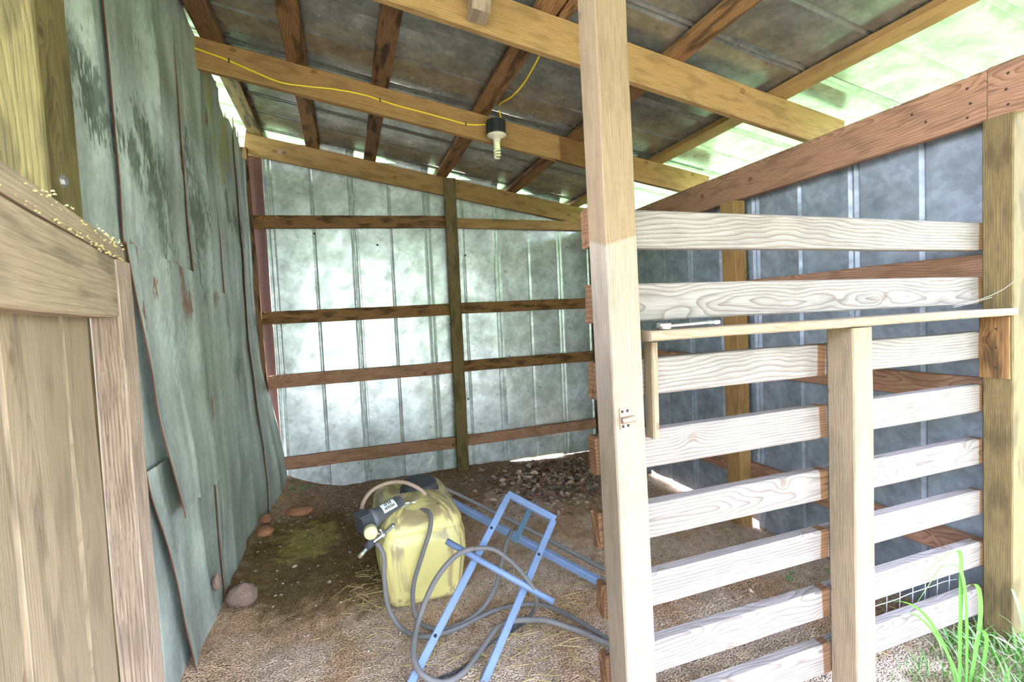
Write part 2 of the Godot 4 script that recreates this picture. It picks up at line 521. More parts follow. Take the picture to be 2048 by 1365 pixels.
# weathered galvanised sheet of the left wall, 3.2 m by 3.2 m: v down from y = 1.8, u back from z = -1.2
func old_tin_texture() -> ImageTexture:
	var s := 1100
	var st := noise(81, 1.0)
	var bl := noise(82, 1.0, FastNoiseLite.TYPE_SIMPLEX_SMOOTH, 4)
	var fi := noise(83, 40.0, FastNoiseLite.TYPE_SIMPLEX, 3)
	# stains: z, y, half width, half height, slant, kind (0 dark film, 1 rust, 2 yellow algae, 3 white zinc bloom)
	var marks := [
		[-1.65, 0.78, 0.10, 0.10, 0.25, 0], [-1.78, 0.72, 0.10, 0.10, 0.2, 0], [-2.05, 0.74, 0.05, 0.08, 0.6, 0], [-2.14, 0.71, 0.06, 0.08, 0.5, 0], [-1.99, 0.60, 0.06, 0.07, 0.2, 0],
		[-2.37, 0.19, 0.035, 0.10, 0.3, 1], [-2.43, 0.12, 0.05, 0.05, 0.0, 1], [-2.06, 0.19, 0.025, 0.035, 0, 1], [-1.92, 0.10, 0.012, 0.05, 0, 1], [-2.95, 0.19, 0.06, 0.03, 0, 1], [-2.74, -0.37, 0.03, 0.04, 0, 1], [-1.91, 0.29, 0.02, 0.03, 0, 1],
		[-3.15, 1.32, 0.10, 0.14, 0.3, 2], [-3.56, 1.22, 0.12, 0.18, 0.2, 2], [-3.38, 1.00, 0.08, 0.20, 0, 2], [-3.10, 1.18, 0.03, 0.05, 0, 1],
		[-3.50, 0.80, 0.08, 0.08, 0.5, 0], [-3.76, 0.70, 0.10, 0.10, 0.4, 0], [-2.75, 0.60, 0.16, 0.28, 0, 0], [-2.20, 0.50, 0.14, 0.16, 0, 0], [-3.44, -0.22, 0.10, 0.09, 0.2, 0],
		[-1.98, 0.40, 0.05, 0.12, 0.1, 3], [-2.12, 0.36, 0.05, 0.10, 0, 3], [-2.87, 0.86, 0.10, 0.10, 0.7, 3], [-2.95, 0.36, 0.12, 0.10, 0.3, 3], [-3.70, -0.44, 0.06, 0.14, 0.1, 3], [-2.30, -0.05, 0.2, 0.1, 0, 3], [-1.72, 0.98, 0.10, 0.10, 0.3, 3], [-2.25, 1.0, 0.12, 0.16, 0.5, 3], [-3.3, -0.05, 0.12, 0.1, 0.2, 3], [-2.1, -0.9, 0.05, 0.12, 0, 3],
	]
	var data := PackedByteArray()
	data.resize(s * s * 3)
	var base := []
	for j in s:
		var y := 1.8 - 3.2 * j / s
		for i in s:
			var z := -1.2 - 3.2 * i / s
			var streak := st.get_noise_2d(z * 7.0, y * 0.9)
			var blot := bl.get_noise_2d(z * 2.2, y * 2.2)
			var f := fi.get_noise_2d(z * 1.0, y * 0.45)
			var v := 0.64 + 0.12 * streak + 0.10 * blot + 0.05 * f
			var c := Color(v * 0.97, v * 1.005, v * 0.95)
			base.clear()
			data[(j * s + i) * 3] = clampi(int(c.r * 255), 0, 255)
			data[(j * s + i) * 3 + 1] = clampi(int(c.g * 255), 0, 255)
			data[(j * s + i) * 3 + 2] = clampi(int(c.b * 255), 0, 255)
	var tones := [Color(0.30, 0.33, 0.28), Color(0.46, 0.28, 0.17), Color(0.66, 0.62, 0.36), Color(0.84, 0.88, 0.86)]
	for m in marks:
		var ci: float = (-1.2 - m[0]) / 3.2 * s
		var cj: float = (1.8 - m[1]) / 3.2 * s
		var ri: float = m[2] / 3.2 * s * 1.7
		var rj: float = m[3] / 3.2 * s * 1.9
		for j in range(max(0, int(cj - rj * 1.3)), min(s, int(cj + rj * 1.3))):
			for i in range(max(0, int(ci - ri)), min(s, int(ci + ri))):
				var du: float = (i - ci) / ri
				var dv: float = (j - cj) / rj - m[4] * du
				var n := 0.7 * fi.get_noise_2d(i * 0.0035, j * 0.0009) + 0.9 * bl.get_noise_2d(i * 0.02, j * 0.009)
				var e := 0.62 - sqrt(du * du + dv * dv) + n * 0.75
				var a: float = clampf(e * 3.5, 0.0, 1.0) * (0.75 if m[5] != 3 else 0.45)
				if a > 0.0:
					var o := (j * s + i) * 3
					var t: Color = tones[m[5]]
					data[o] = int(lerpf(data[o], t.r * 255, a))
					data[o + 1] = int(lerpf(data[o + 1], t.g * 255, a))
					data[o + 2] = int(lerpf(data[o + 2], t.b * 255, a))
	return tex(Image.create_from_data(s, s, false, Image.FORMAT_RGB8, data))

# ------------------------------------------------------------------ setting
func _ready() -> void:
	rng.seed = 20240611
	var cam := Camera3D.new()
	cam.fov = 70.9
	cam.near = 0.03
	cam.far = 200.0
	cam.rotation = Vector3(-0.0460271, -0.3322417, -0.0465265)
	add_child(cam)
	cam.current = true

	var sky_mat := ProceduralSkyMaterial.new()
	sky_mat.sky_top_color = Color(0.72, 0.79, 0.93)
	sky_mat.sky_horizon_color = Color(0.92, 0.94, 0.98)
	sky_mat.ground_horizon_color = Color(0.62, 0.66, 0.60)
	sky_mat.ground_bottom_color = Color(0.34, 0.38, 0.26)
	sky_mat.sky_energy_multiplier = 2.8
	var sky := Sky.new()
	sky.sky_material = sky_mat
	var env := Environment.new()
	env.background_mode = Environment.BG_SKY
	env.sky = sky
	env.tonemap_mode = Environment.TONE_MAPPER_LINEAR
	env.tonemap_exposure = 3.6
	env.sdfgi_enabled = true
	env.ssao_enabled = true
	env.ssil_enabled = true
	var we := WorldEnvironment.new()
	we.environment = env
	add_child(we)
	var sun := DirectionalLight3D.new()
	sun.light_color = Color(1.0, 0.97, 0.92)
	sun.light_energy = 5.0
	sun.light_angular_distance = 1.5
	sun.shadow_enabled = true
	add_child(sun)
	sun.look_at_from_position(Vector3.ZERO, Vector3(-0.35, -0.80, 0.42), Vector3.UP)

	make_materials()
	build_ground()
	build_roof()
	build_back_wall()
	build_right_wall()
	build_left_wall()
	build_partition()
	build_gate()
	build_sprayer()
	build_lamp()
	build_litter()
	build_outside()
	print("built ", Time.get_ticks_msec())

var fn: FastNoiseLite
var fn2: FastNoiseLite
func floor_y(x: float, z: float) -> float:
	var y := -1.352
	y += 0.018 * fn.get_noise_2d(x, z) + 0.006 * fn2.get_noise_2d(x, z)
	y += 0.05 * smoothstep(0.28, 0.0, x + 0.65) * smoothstep(-1.2, -1.8, z)      # dirt banked against the left wall
	y += 0.13 * smoothstep(0.55, 0.0, Vector2(x + 0.60, (z + 4.35) * 0.8).length())
	y -= 0.045 * smoothstep(0.5, 0.0, Vector2((x - 1.85) * 0.8, z + 4.4).length())
	y -= 0.03 * smoothstep(2.1, 2.45, x) * smoothstep(-1.2, -1.6, z)
	y += 0.03 * smoothstep(0.5, 0.0, Vector2(x - 2.1, z + 1.05).length())
	var out: float = max(max(-1.1 - x, x - 2.75), max(-4.7 - z, z - 0.6))
	y -= 0.12 * smoothstep(0.0, 0.4, out)
	return y

func build_ground() -> void:
	fn = noise(101, 1.4)
	fn2 = noise(102, 9.0)
	var cn := noise(103, 1.6, FastNoiseLite.TYPE_SIMPLEX_SMOOTH, 4)
	var cf := noise(104, 9.0, FastNoiseLite.TYPE_SIMPLEX_SMOOTH, 3)
	var x0 := -1.5
	var z0 := -5.1
	var h := 0.025
	var nx := 178
	var nz := 240
	var ps := PackedVector3Array()
	var cs := PackedColorArray()
	for j in nz + 1:
		for i in nx + 1:
			var x := x0 + i * h
			var z := z0 + j * h
			ps.append(Vector3(x, floor_y(x, z), z))
			var a := cn.get_noise_2d(x, z)
			var b := cf.get_noise_2d(x, z)
			var pale := Color(0.70, 0.51, 0.40)
			var red := Color(0.60, 0.37, 0.24)
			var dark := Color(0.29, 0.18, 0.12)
			var c := pale.lerp(red, smoothstep(-0.15, 0.35, a + b * 0.3))
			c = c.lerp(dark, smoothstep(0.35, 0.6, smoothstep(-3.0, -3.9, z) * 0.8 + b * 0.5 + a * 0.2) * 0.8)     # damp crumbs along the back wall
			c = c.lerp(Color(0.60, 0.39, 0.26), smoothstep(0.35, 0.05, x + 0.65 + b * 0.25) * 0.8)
			var sp := Vector2((x + 0.16) * 0.95, (z + 3.05) * 0.75).length() + b * 0.16 + a * 0.1                      # spilt spray: dark wet dirt, yellow crust
			c = c.lerp(Color(0.19, 0.12, 0.045), smoothstep(0.62, 0.42, sp) * 0.88)
			var cr := Vector2((x + 0.31) * 1.2, (z + 3.28) * 0.85).length() + b * 0.14 + a * 0.06
			c = c.lerp(Color(0.50, 0.40, 0.14), smoothstep(0.26, 0.13, cr) * 0.85)
			c = c.lerp(Color(0.30, 0.24, 0.15), smoothstep(0.1, 0.35, smoothstep(1.5, 2.1, x) * smoothstep(-1.25, -1.0, z) * 0.5 + b * 0.35))     # rooty turf at the corner post
			c = c.lerp(Color(0.07, 0.13, 0.03), smoothstep(2.40, 2.52, x + b * 0.06))
			c = c.lerp(Color(0.07, 0.13, 0.03), smoothstep(-4.33, -4.45, z + b * 0.06))
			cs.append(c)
	begin()
	cur.set_smooth_group(0)
	for j in nz:
		for i in nx:
			var k := j * (nx + 1) + i
			var ids := [k + nx + 1, k + nx + 2, k + 1, k]
			var uv := []
			for q in ids:
				uv.append(Vector2(ps[q].x, ps[q].z) / 0.55)
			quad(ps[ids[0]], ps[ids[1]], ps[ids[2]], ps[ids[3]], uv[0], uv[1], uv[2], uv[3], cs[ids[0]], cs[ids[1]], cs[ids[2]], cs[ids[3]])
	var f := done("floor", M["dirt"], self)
	tag(f, "bare reddish dirt floor of the shed with a dark olive stain", "floor", "", "structure")

# ribs: distances across the sheet where a V crimp runs
const CRIMPS := [0.016, 0.048, 0.338, 0.628, 0.660]
func add_sheet(o: Vector3, wd: Vector3, ld: Vector3, out: Vector3, width: float, length: float, dent: FastNoiseLite, amp: float, wavy_end := 0.0) -> void:
	var wide := width / 0.676
	var prof := []
	prof.append([0.0, 0.0])
	for c in CRIMPS:
		prof.append_array([[c - 0.0155, 0.0], [c - 0.0125, 0.0], [c - 0.003, 0.015], [c + 0.003, 0.015], [c + 0.0125, 0.0], [c + 0.0155, 0.0]])
	for m in [0.13, 0.22, 0.44, 0.54]:
		prof.append([m, 0.0])
	prof.append([0.676, 0.0])
	prof.sort_custom(func(a, b): return a[0] < b[0])
	var n := int(length / 0.07) + 1
	var grid := []
	for i in n + 1:
		var l := length * i / n
		var row := []
		for p in prof:
			var w: float = p[0]
			var soft := smoothstep(0.0, 0.06, min(absf(w - 0.03), min(absf(w - 0.338), absf(w - 0.644))) - 0.01)
			var q: Vector3 = o + wd * (w * wide) + ld * l
			var dd := dent.get_noise_3d(q.x, q.y, q.z) * amp * soft
			var e := ld * (dent.get_noise_3d(q.x * 6, q.z * 6, 5.0) * wavy_end if i == n else 0.0)
			row.append(q + out * (p[1] + dd) + e)
		grid.append(row)
	for i in n:
		for k in prof.size() - 1:
			var uv := func(a: int, b: int) -> Vector2: return Vector2(prof[b][0] + o.x + o.z, length * a / n) / 0.8
			quad(grid[i][k], grid[i][k + 1], grid[i + 1][k + 1], grid[i + 1][k], uv.call(i, k), uv.call(i, k + 1), uv.call(i + 1, k + 1), uv.call(i + 1, k))

func sheet(parent: Node, called: String, o: Vector3, wd: Vector3, ld: Vector3, out: Vector3, width: float, length: float, m: Material, dent: FastNoiseLite, amp: float, wavy_end := 0.0) -> MeshInstance3D:
	begin()
	cur.set_smooth_group(0)
	add_sheet(o, wd.normalized(), ld.normalized(), out.normalized(), width, length, dent, amp, wavy_end)
	var r := done(called, m, parent)
	return r

func build_roof() -> void:
	var c := setting("ceiling", "tin roof seen from below on wooden rafters and purlins", "roof")
	var dn := noise(201, 1.7, FastNoiseLite.TYPE_SIMPLEX_SMOOTH, 3)
	var ld := Vector3(1, -PITCH, 0).normalized()
	var up := Vector3(PITCH, 1, 0).normalized()
	for k in range(-3, 7):
		var z := -1.13 + 0.612 - 0.612 * k + 0.03
		var x := -3.6
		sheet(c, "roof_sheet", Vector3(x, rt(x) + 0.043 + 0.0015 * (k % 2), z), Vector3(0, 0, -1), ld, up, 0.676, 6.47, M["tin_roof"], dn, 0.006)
	# purlins lie flat on the rafters
	for p in [[-3.0, 0.10, "brown_a"], [-1.9, 0.10, "brown_b"], [-1.25, 0.10, "brown_a"], [-0.575, 0.105, "brown_a"], [-0.168, 0.10, "brown_b"], [0.276, 0.098, "brown_a"], [0.882, 0.10, "brown_b"], [1.535, 0.10, "brown_b"], [2.18, 0.095, "yellow_a"]]:
		var y: float = rt(p[0]) + 0.0195
		board(c, "purlin", Vector3(p[0], y, -4.75), Vector3(p[0], y, 1.36), Vector3(1, -PITCH, 0), p[1], 0.037, M[p[2]], 0.0025)
	board(c, "purlin", Vector3(0.965, rt(0.965) + 0.0195, -2.02), Vector3(0.965, rt(0.965) + 0.0195, 1.36), Vector3(1, -PITCH, 0), 0.05, 0.037, M["brown_b"], 0.002)
	# rafters run down the slope
	for r in [[-4.2745, 0.162, "yellow_b", -0.66], [-2.955, 0.165, "yellow_a", -1.5, [[0.704, Color(0.55, 0.50, 0.44)], [0.765, Color.WHITE]]], [-1.925, 0.168, "yellow_b", -1.5], [-0.62, 0.168, "yellow_a", -1.5], [1.2, 0.168, "yellow_b", -1.5]]:
		var x0: float = r[3]
		var x1 := 2.62
		var o := board(c, "rafter", Vector3(x0, rt(x0) - r[1] / 2, r[0]), Vector3(x1, rt(x1) - r[1] / 2, r[0]), Vector3.UP, r[1], 0.038, M[r[2]], 0.0012, r[4] if r.size() > 4 else [], 0.006 if r[0] < -2.5 else 0.0, 0.03)
	# a short offcut nailed to the front of the nearest rafter
	board(c, "cleat", Vector3(0.565, 1.19, -1.86), Vector3(0.60, 1.44, -1.86), Vector3(1, 0, 0), 0.075, 0.085, M["tan_b"])

func build_back_wall() -> void:
	var w := setting("wall_back", "back wall of crimped galvanised sheets on wooden girts", "wall")
	var dn := noise(301, 1.5, FastNoiseLite.TYPE_SIMPLEX_SMOOTH, 3)
	for e in [[-0.553, -1.40], [0.068, -1.40], [0.710, -1.42], [1.345, -1.352], [1.975, -1.372]]:
		var top: float = rt(e[0] + 0.3) + 0.02
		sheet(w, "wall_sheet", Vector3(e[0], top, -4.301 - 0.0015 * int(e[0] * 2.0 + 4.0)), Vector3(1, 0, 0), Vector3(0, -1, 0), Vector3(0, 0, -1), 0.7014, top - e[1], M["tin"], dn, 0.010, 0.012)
	board(w, "corner_trim", Vector3(-0.605, -1.3, -4.32), Vector3(-0.605, 1.60, -4.32), Vector3(1, 0, 0), 0.10, 0.012, M["red_trim"])
	var girts := [
		[Vector3(-0.66, 0.858, 0), Vector3(0.90, 0.895, 0), 0.102, "brown_b"], [Vector3(0.97, 0.886, 0), Vector3(2.36, 0.881, 0), 0.088, "yellow_b"],
		[Vector3(-0.66, 0.094, 0), Vector3(0.90, 0.114, 0), 0.102, "brown_b"], [Vector3(0.97, 0.118, 0), Vector3(2.36, 0.123, 0), 0.099, "brown_b"],
		[Vector3(-0.64, -0.420, 0), Vector3(0.90, -0.414, 0), 0.106, "red_a"], [Vector3(0.97, -0.412, 0), Vector3(2.36, -0.408, 0), 0.098, "brown_b"],
		[Vector3(-0.55, -1.095, 0), Vector3(0.90, -1.100, 0), 0.104, "red_a"], [Vector3(0.97, -1.098, 0), Vector3(2.36, -1.093, 0), 0.096, "red_a"]]
	for g in girts:
		board(w, "girt", g[0] + Vector3(0, 0, -4.277), g[1] + Vector3(0, 0, -4.277), Vector3.UP, g[2], 0.036, M[g[3]], 0.002)
	board(w, "stud", Vector3(0.936, -1.40, -4.235), Vector3(0.944, 1.268, -4.235), Vector3(1, 0, 0), 0.103, 0.040, M["olive_a"], 0.002)
	board(w, "corner_post", Vector3(2.36, -1.42, -4.23), Vector3(2.36, 0.95, -4.23), Vector3(1, 0, 0), 0.07, 0.075, M["brown_a"], 0.002)
	board(w, "corner_post", Vector3(-0.63, -1.30, -4.23), Vector3(-0.67, 1.42, -4.23), Vector3(1, 0, 0), 0.06, 0.04, M["brown_a"], 0.002)
	for n in [[0.30, 0.69], [0.9, -0.02], [1.07, 0.60], [1.03, -0.72], [-0.20, 0.78]]:
		lathe(w, "nail_hole", Vector3(n[0], n[1], -4.300), Vector3(0, 0, 1), [[0.0, 0.0], [0.0, 0.009], [0.003, 0.008], [0.003, 0.0]], M["dark_nail"], 8)
	lathe(w, "bolt", Vector3(-0.40, 1.41, -4.254), Vector3(0, 0, 1), [[0.0, 0.022], [0.004, 0.022], [0.004, 0.014], [0.014, 0.013], [0.014, 0.0]], M["rusty_steel"], 8, true)

func build_right_wall() -> void:
	var w := setting("wall_right", "right side wall of grey crimped sheets with posts and girts", "wall")
	var dn := noise(311, 1.5, FastNoiseLite.TYPE_SIMPLEX_SMOOTH, 3)
	for k in 6:
		var z := -1.07 - 0.595 * k
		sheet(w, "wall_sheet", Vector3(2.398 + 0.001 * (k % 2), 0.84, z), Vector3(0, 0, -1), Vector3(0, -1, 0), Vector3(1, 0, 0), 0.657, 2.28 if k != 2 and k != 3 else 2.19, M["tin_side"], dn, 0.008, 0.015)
	for g in [[0.115, "red_a"], [-0.37, "red_a"], [-1.03, "red_a"]]:
		board(w, "girt", Vector3(2.373, g[0] + 0.015, -4.28), Vector3(2.373, g[0], -1.15), Vector3.UP, 0.105, 0.036, M[g[1]], 0.002)
	board(w, "post", Vector3(2.32, -1.45, -2.395), Vector3(2.32, 0.66, -2.395), Vector3(1, 0, 0), 0.088, 0.115, M["yellow_a"], 0.002)
	board(w, "header", Vector3(2.322, 0.762, -4.28), Vector3(2.322, 0.750, -1.13), Vector3.UP, 0.186, 0.038, M["red_a"], 0.001)
	board(w, "header", Vector3(2.320, 0.750, -1.128), Vector3(2.320, 0.745, 0.6), Vector3.UP, 0.190, 0.038, M["red_a"], 0.001)
	for n in [[0.80, -1.19], [0.74, -1.18], [0.69, -1.19], [0.80, -1.07], [0.745, -1.075], [0.69, -1.07], [0.79, -1.0], [0.78, -1.38], [0.73, -1.33]]:
		lathe(w, "nail", Vector3(2.302, n[0], n[1]), Vector3(-1, 0, 0), [[0.0, 0.005], [0.002, 0.004], [0.0025, 0.0]], M["dark_nail"], 8)

# a flat old sheet hung on the left wall: corners (z, y) near-top, far-top, near-bottom, far-bottom
func old_sheet(w: Node, a: Vector2, b: Vector2, c: Vector2, d: Vector2, off: float, curl := 0.0, lift := 0.0, ragged := 0.0) -> void:
	var us := [0.0, 0.02, 0.06, 0.075, 0.09, 0.2, 0.35, 0.48, 0.495, 0.51, 0.65, 0.8, 0.90, 0.915, 0.93, 0.97, 1.0]
	var bump := {3: 0.005, 8: 0.006, 13: 0.005}
	var wn := noise(401, 1.3, FastNoiseLite.TYPE_SIMPLEX_SMOOTH, 2)
	var nv := 30
	var grid := []
	var uvs := []
	for j in nv + 1:
		var v := float(j) / nv
		var row := []
		var ruv := []
		for i in us.size():
			var u: float = us[i]
			var p := a.lerp(b, u).lerp(c.lerp(d, u), v)
			if j == 0 and ragged > 0.0:
				p.y += ragged * (rng.randf() - 0.5) - ragged * 0.8 * sin(u * PI)
			if j == nv:
				p.y += 0.012 * (rng.randf() - 0.5)
			var x: float = -0.65 + off + 0.010 * wn.get_noise_2d(p.x * 1.5, p.y) + bump.get(i, 0.0)
			x += 0.13 * smoothstep(-3.3, -4.3, p.x) * smoothstep(-0.1, -1.2, p.y)
			x += curl * smoothstep(0.55, 1.0, v) * (1.0 - 0.6 * u) + lift * smoothstep(0.12, 0.0, u) * smoothstep(0.0, 0.5, v)
			row.append(Vector3(x, p.y, p.x))
			ruv.append(Vector2((-1.2 - p.x) / 3.2, (1.8 - p.y) / 3.2))
		grid.append(row)
		uvs.append(ruv)
	begin()
	cur.set_smooth_group(0)
	for j in nv:
		for i in us.size() - 1:
			quad(grid[j][i], grid[j + 1][i], grid[j + 1][i + 1], grid[j][i + 1], uvs[j][i], uvs[j + 1][i], uvs[j + 1][i + 1], uvs[j][i + 1])
	done("tin_sheet", M["old_tin"], w)
	# the sheet's cut edge on the near side
	begin()
	cur.set_smooth_group(-1)
	for j in nv:
		var t := Vector3(-0.004, 0, -0.001)
		quad(grid[j][0] + t, grid[j + 1][0] + t, grid[j + 1][0], grid[j][0], Vector2.ZERO, Vector2.ZERO, Vector2.ZERO, Vector2.ZERO)
	done("cut_edge", M["rust"], w)

func build_left_wall() -> void:
	var w := setting("wall_left", "left wall of old stained galvanised sheets lapped over each other", "wall")
	old_sheet(w, Vector2(-1.495, 1.80), Vector2(-2.05, 1.80), Vector2(-1.495, -1.42), Vector2(-2.40, -1.42), -0.016)
	old_sheet(w, Vector2(-1.885, 1.80), Vector2(-2.72, 1.66), Vector2(-1.845, 0.10), Vector2(-2.72, 0.10), 0.0)
	old_sheet(w, Vector2(-2.56, 1.66), Vector2(-3.40, 1.48), Vector2(-2.55, 0.10), Vector2(-3.34, 0.10), -0.004, 0.0, 0.014, 0.03)
	old_sheet(w, Vector2(-3.20, 1.50), Vector2(-4.02, 1.43), Vector2(-3.08, -1.40), Vector2(-4.02, -1.38), -0.012, 0.0, 0.016, 0.07)
	old_sheet(w, Vector2(-3.82, 1.46), Vector2(-4.285, 1.32), Vector2(-3.76, -1.36), Vector2(-4.285, -1.22), -0.004, 0.0, 0.010, 0.07)
	old_sheet(w, Vector2(-1.88, -0.45), Vector2(-2.80, -0.45), Vector2(-2.13, -1.42), Vector2(-2.84, -1.42), 0.004, 0.01, 0.02)
	old_sheet(w, Vector2(-2.57, 0.24), Vector2(-3.22, 0.22), Vector2(-2.64, -1.42), Vector2(-3.26, -1.40), 0.004, 0.0, 0.012)
	old_sheet(w, Vector2(-1.835, 0.30), Vector2(-2.56, 0.28), Vector2(-1.985, -0.655), Vector2(-2.635, -0.715), 0.012, 0.035, 0.02)
	# heavy post that stands in front of the sheets, a bolt let into its side
	var p := thing("timber_post", "heavy squared yellow timber post with a sunk bolt, behind the plank gate", "post", Vector3(-0.67, -1.36, -1.42))
	board(p, "post_body", Vector3(-0.671, -1.40, -1.42), Vector3(-0.671, 1.50, -1.42), Vector3(1, 0, 0), 0.14, 0.14, M["old_post"], 0.002)
	var b := lathe(p, "bolt", Vector3(-0.604, 0.369, -1.405), Vector3(1, 0, 0), [[0.0, 0.017], [0.005, 0.017], [0.005, 0.011], [0.011, 0.010], [0.011, 0.0]], M["steel"], 6, true)
	b.set_meta("label", "hex bolt with washer sunk into the post")

func build_partition() -> void:
	# the near post
	var p := thing("timber_post", "pale weathered square timber post with a small latch at the partition", "post", Vector3(0.68, -1.36, -1.09))
	board(p, "post_body", Vector3(0.683, -1.42, -1.0915), Vector3(0.650, rt(0.65), -1.0915), Vector3(1, 0, 0), 0.090, 0.089, M["post_cream"], 0.001, [[0.582, Color(0.80, 0.70, 0.56)]], 0.0, 0.018)
	var l := Node3D.new()
	l.name = "latch"
	p.add_child(l)
	board(l, "plate", Vector3(0.6535, -0.292, -1.045), Vector3(0.6525, -0.238, -1.045), Vector3(1, 0, 0), 0.030, 0.003, M["rusty_steel"], 0.0)
	tube(l, "barrel", [Vector3(0.640, -0.268, -1.038), Vector3(0.676, -0.266, -1.038)], 0.0085, M["rusty_steel"], false, 12)
	for s in [[0.645, -0.246], [0.660, -0.245], [0.646, -0.284], [0.661, -0.283]]:
		lathe(l, "screw", Vector3(s[0], s[1], -1.0435), Vector3(0, 0, 1), [[0.0, 0.0045], [0.0018, 0.0035], [0.002, 0.0]], M["dark_nail"], 8)
	# far post, the corner of the shed
	var q := thing("timber_post", "corner post at the right end of the slatted partition, with a nailed cleat", "post", Vector3(2.33, -1.36, -1.09))
	board(q, "post_body", Vector3(2.330, -1.45, -1.0925), Vector3(2.330, 0.655, -1.0925), Vector3(1, 0, 0), 0.090, 0.090, M["olive_a"], 0.001)
	var cl := board(q, "cleat", Vector3(2.279, -0.305, -1.098), Vector3(2.279, -0.075, -1.098), Vector3(0, 0, 1), 0.088, 0.012, M["brown_b"], 0.001)
	cl.set_meta("label", "short brown cleat nailed to the side of the post")
	for n in [-0.12, -0.19, -0.265]:
		lathe(q, "nail", Vector3(2.272, n, -1.09), Vector3(-1, 0, 0), [[0.0, 0.004], [0.001, 0.003], [0.0015, 0.0]], M["dark_nail"], 8)
	# slats, stile, ledge
	var f := thing("slatted_partition", "slatted wooden stall partition of eight bleached boards with a middle stile", "partition", Vector3(1.5, -1.36, -1.15))
	var tops := [0.284, 0.082, -0.127, -0.329, -0.540, -0.742, -0.944, -1.130]
	var hs := [0.104, 0.104, 0.102, 0.106, 0.100, 0.096, 0.096, 0.103]
	for i in 8:
		var x0 := 0.615 + rng.randf() * 0.012
		var x1 := 2.288
		var fresh := Color(0.66, 0.40, 0.22)
		var cuts := [[0.0, fresh], [(0.64 - x0) / (x1 - x0), Color.WHITE]]
		if i >= 2:
			cuts.append_array([[(1.432 + rng.randf() * 0.008 - x0) / (x1 - x0), fresh], [(1.47 - x0) / (x1 - x0), Color.WHITE]])
		cuts.append([(2.262 + rng.randf() * 0.01 - x0) / (x1 - x0), fresh])
		var y: float = tops[i] - hs[i] / 2
		board(f, "slat", Vector3(x0, y, -1.158), Vector3(x1, y - 0.004, -1.158), Vector3.UP, hs[i], 0.040, M["slat_a" if i % 2 else "slat_b"], 0.0012, cuts)
	board(f, "stile", Vector3(1.513, -1.40, -1.0915), Vector3(1.513, -0.077, -1.0915), Vector3(1, 0, 0), 0.088, 0.088, M["cream_a"], 0.001)
	board(f, "ledge", Vector3(0.732, -0.061, -1.085), Vector3(2.292, -0.058, -1.085), Vector3(0, 0, 1), 0.098, 0.026, M["cream_a"], 0.001)
	board(f, "stop_strip", Vector3(0.783, -0.345, -1.115), Vector3(0.787, -0.081, -1.115), Vector3(1, 0, 0), 0.020, 0.040, M["cream_a"], 0.001)

func build_gate() -> void:
	var g := thing("plank_gate", "plank gate with a heavy top rail, standing open beside the camera", "gate", Vector3(-0.45, -1.34, -0.9))
	var d := Vector3(0.18, 0, 0.984).normalized()
	var n := Vector3(d.z, 0, -d.x)
	var pf := Vector3(-0.46, 0, -1.28)
	var a := pf - d * 0.045 - n * 0.025
	board(g, "top_rail", a + Vector3(0, 0.104, 0) + d * 0.08, a + d * 1.25 + Vector3(0, 0.104, 0), Vector3.UP, 0.128, 0.048, M["tan_b"], 0.0015)
	board(g, "cap_rail", a - d * 0.02 + Vector3(0, 0.189, 0), a + d * 1.25 + Vector3(0, 0.189, 0), Vector3.UP, 0.036, 0.050, M["tan_a"], 0.002)
	# planks, their joints seen as narrow gaps
	var at := [0.0, 0.165, 0.292, 0.427, 0.56, 0.70, 0.84, 0.98]
	var q := Vector3(-0.507, 0, -1.235) - n * 0.011
	ease_by = 0.0012
	for i in at.size() - 1:
		var m: float = (at[i] + at[i + 1]) / 2
		var wd: float = at[i + 1] - at[i] - 0.006
		var pp := q + d * m - n * (0.004 * (i % 2))
		board(g, "plank", pp + Vector3(0, -1.33, 0), pp + Vector3(0, 0.10, 0), d, wd, 0.022, M[["cream_a", "tan_a", "tan_b"][i % 3]], 0.001, [[0.0, Color.WHITE * [1.0, 0.9, 1.0, 0.94][i % 4]]])
	ease_by = 0.004
	# pale sawdust caught on the edges of the rails
	begin()
	cur.set_smooth_group(0)
	var sn := noise(655, 0.02)
	for i in 150:
		var tt := 0.85 - 0.85 * sqrt(rng.randf())
		var pp := a + d * tt + n * 0.027 + Vector3(0, [0.171, 0.171, 0.208, 0.195][i % 4] + rng.randfn(0, 0.003), 0)
		add_lump(pp, Vector3(0.002, 0.0013, 0.002) * rng.randf_range(0.4, 1.3), sn, 0.8, 4)
	var sw := done("sawdust", M["sawdust"], g)
	sw.set_meta("kind", "stuff")
	sw.set_meta("label", "pale sawdust crumbs caught on the rail edges")
	board(g, "stile", Vector3(-0.478, -1.34, -1.273), Vector3(-0.478, 0.165, -1.273), Vector3(1, 0, 0), 0.056, 0.074, M["mauve_a"], 0.001)

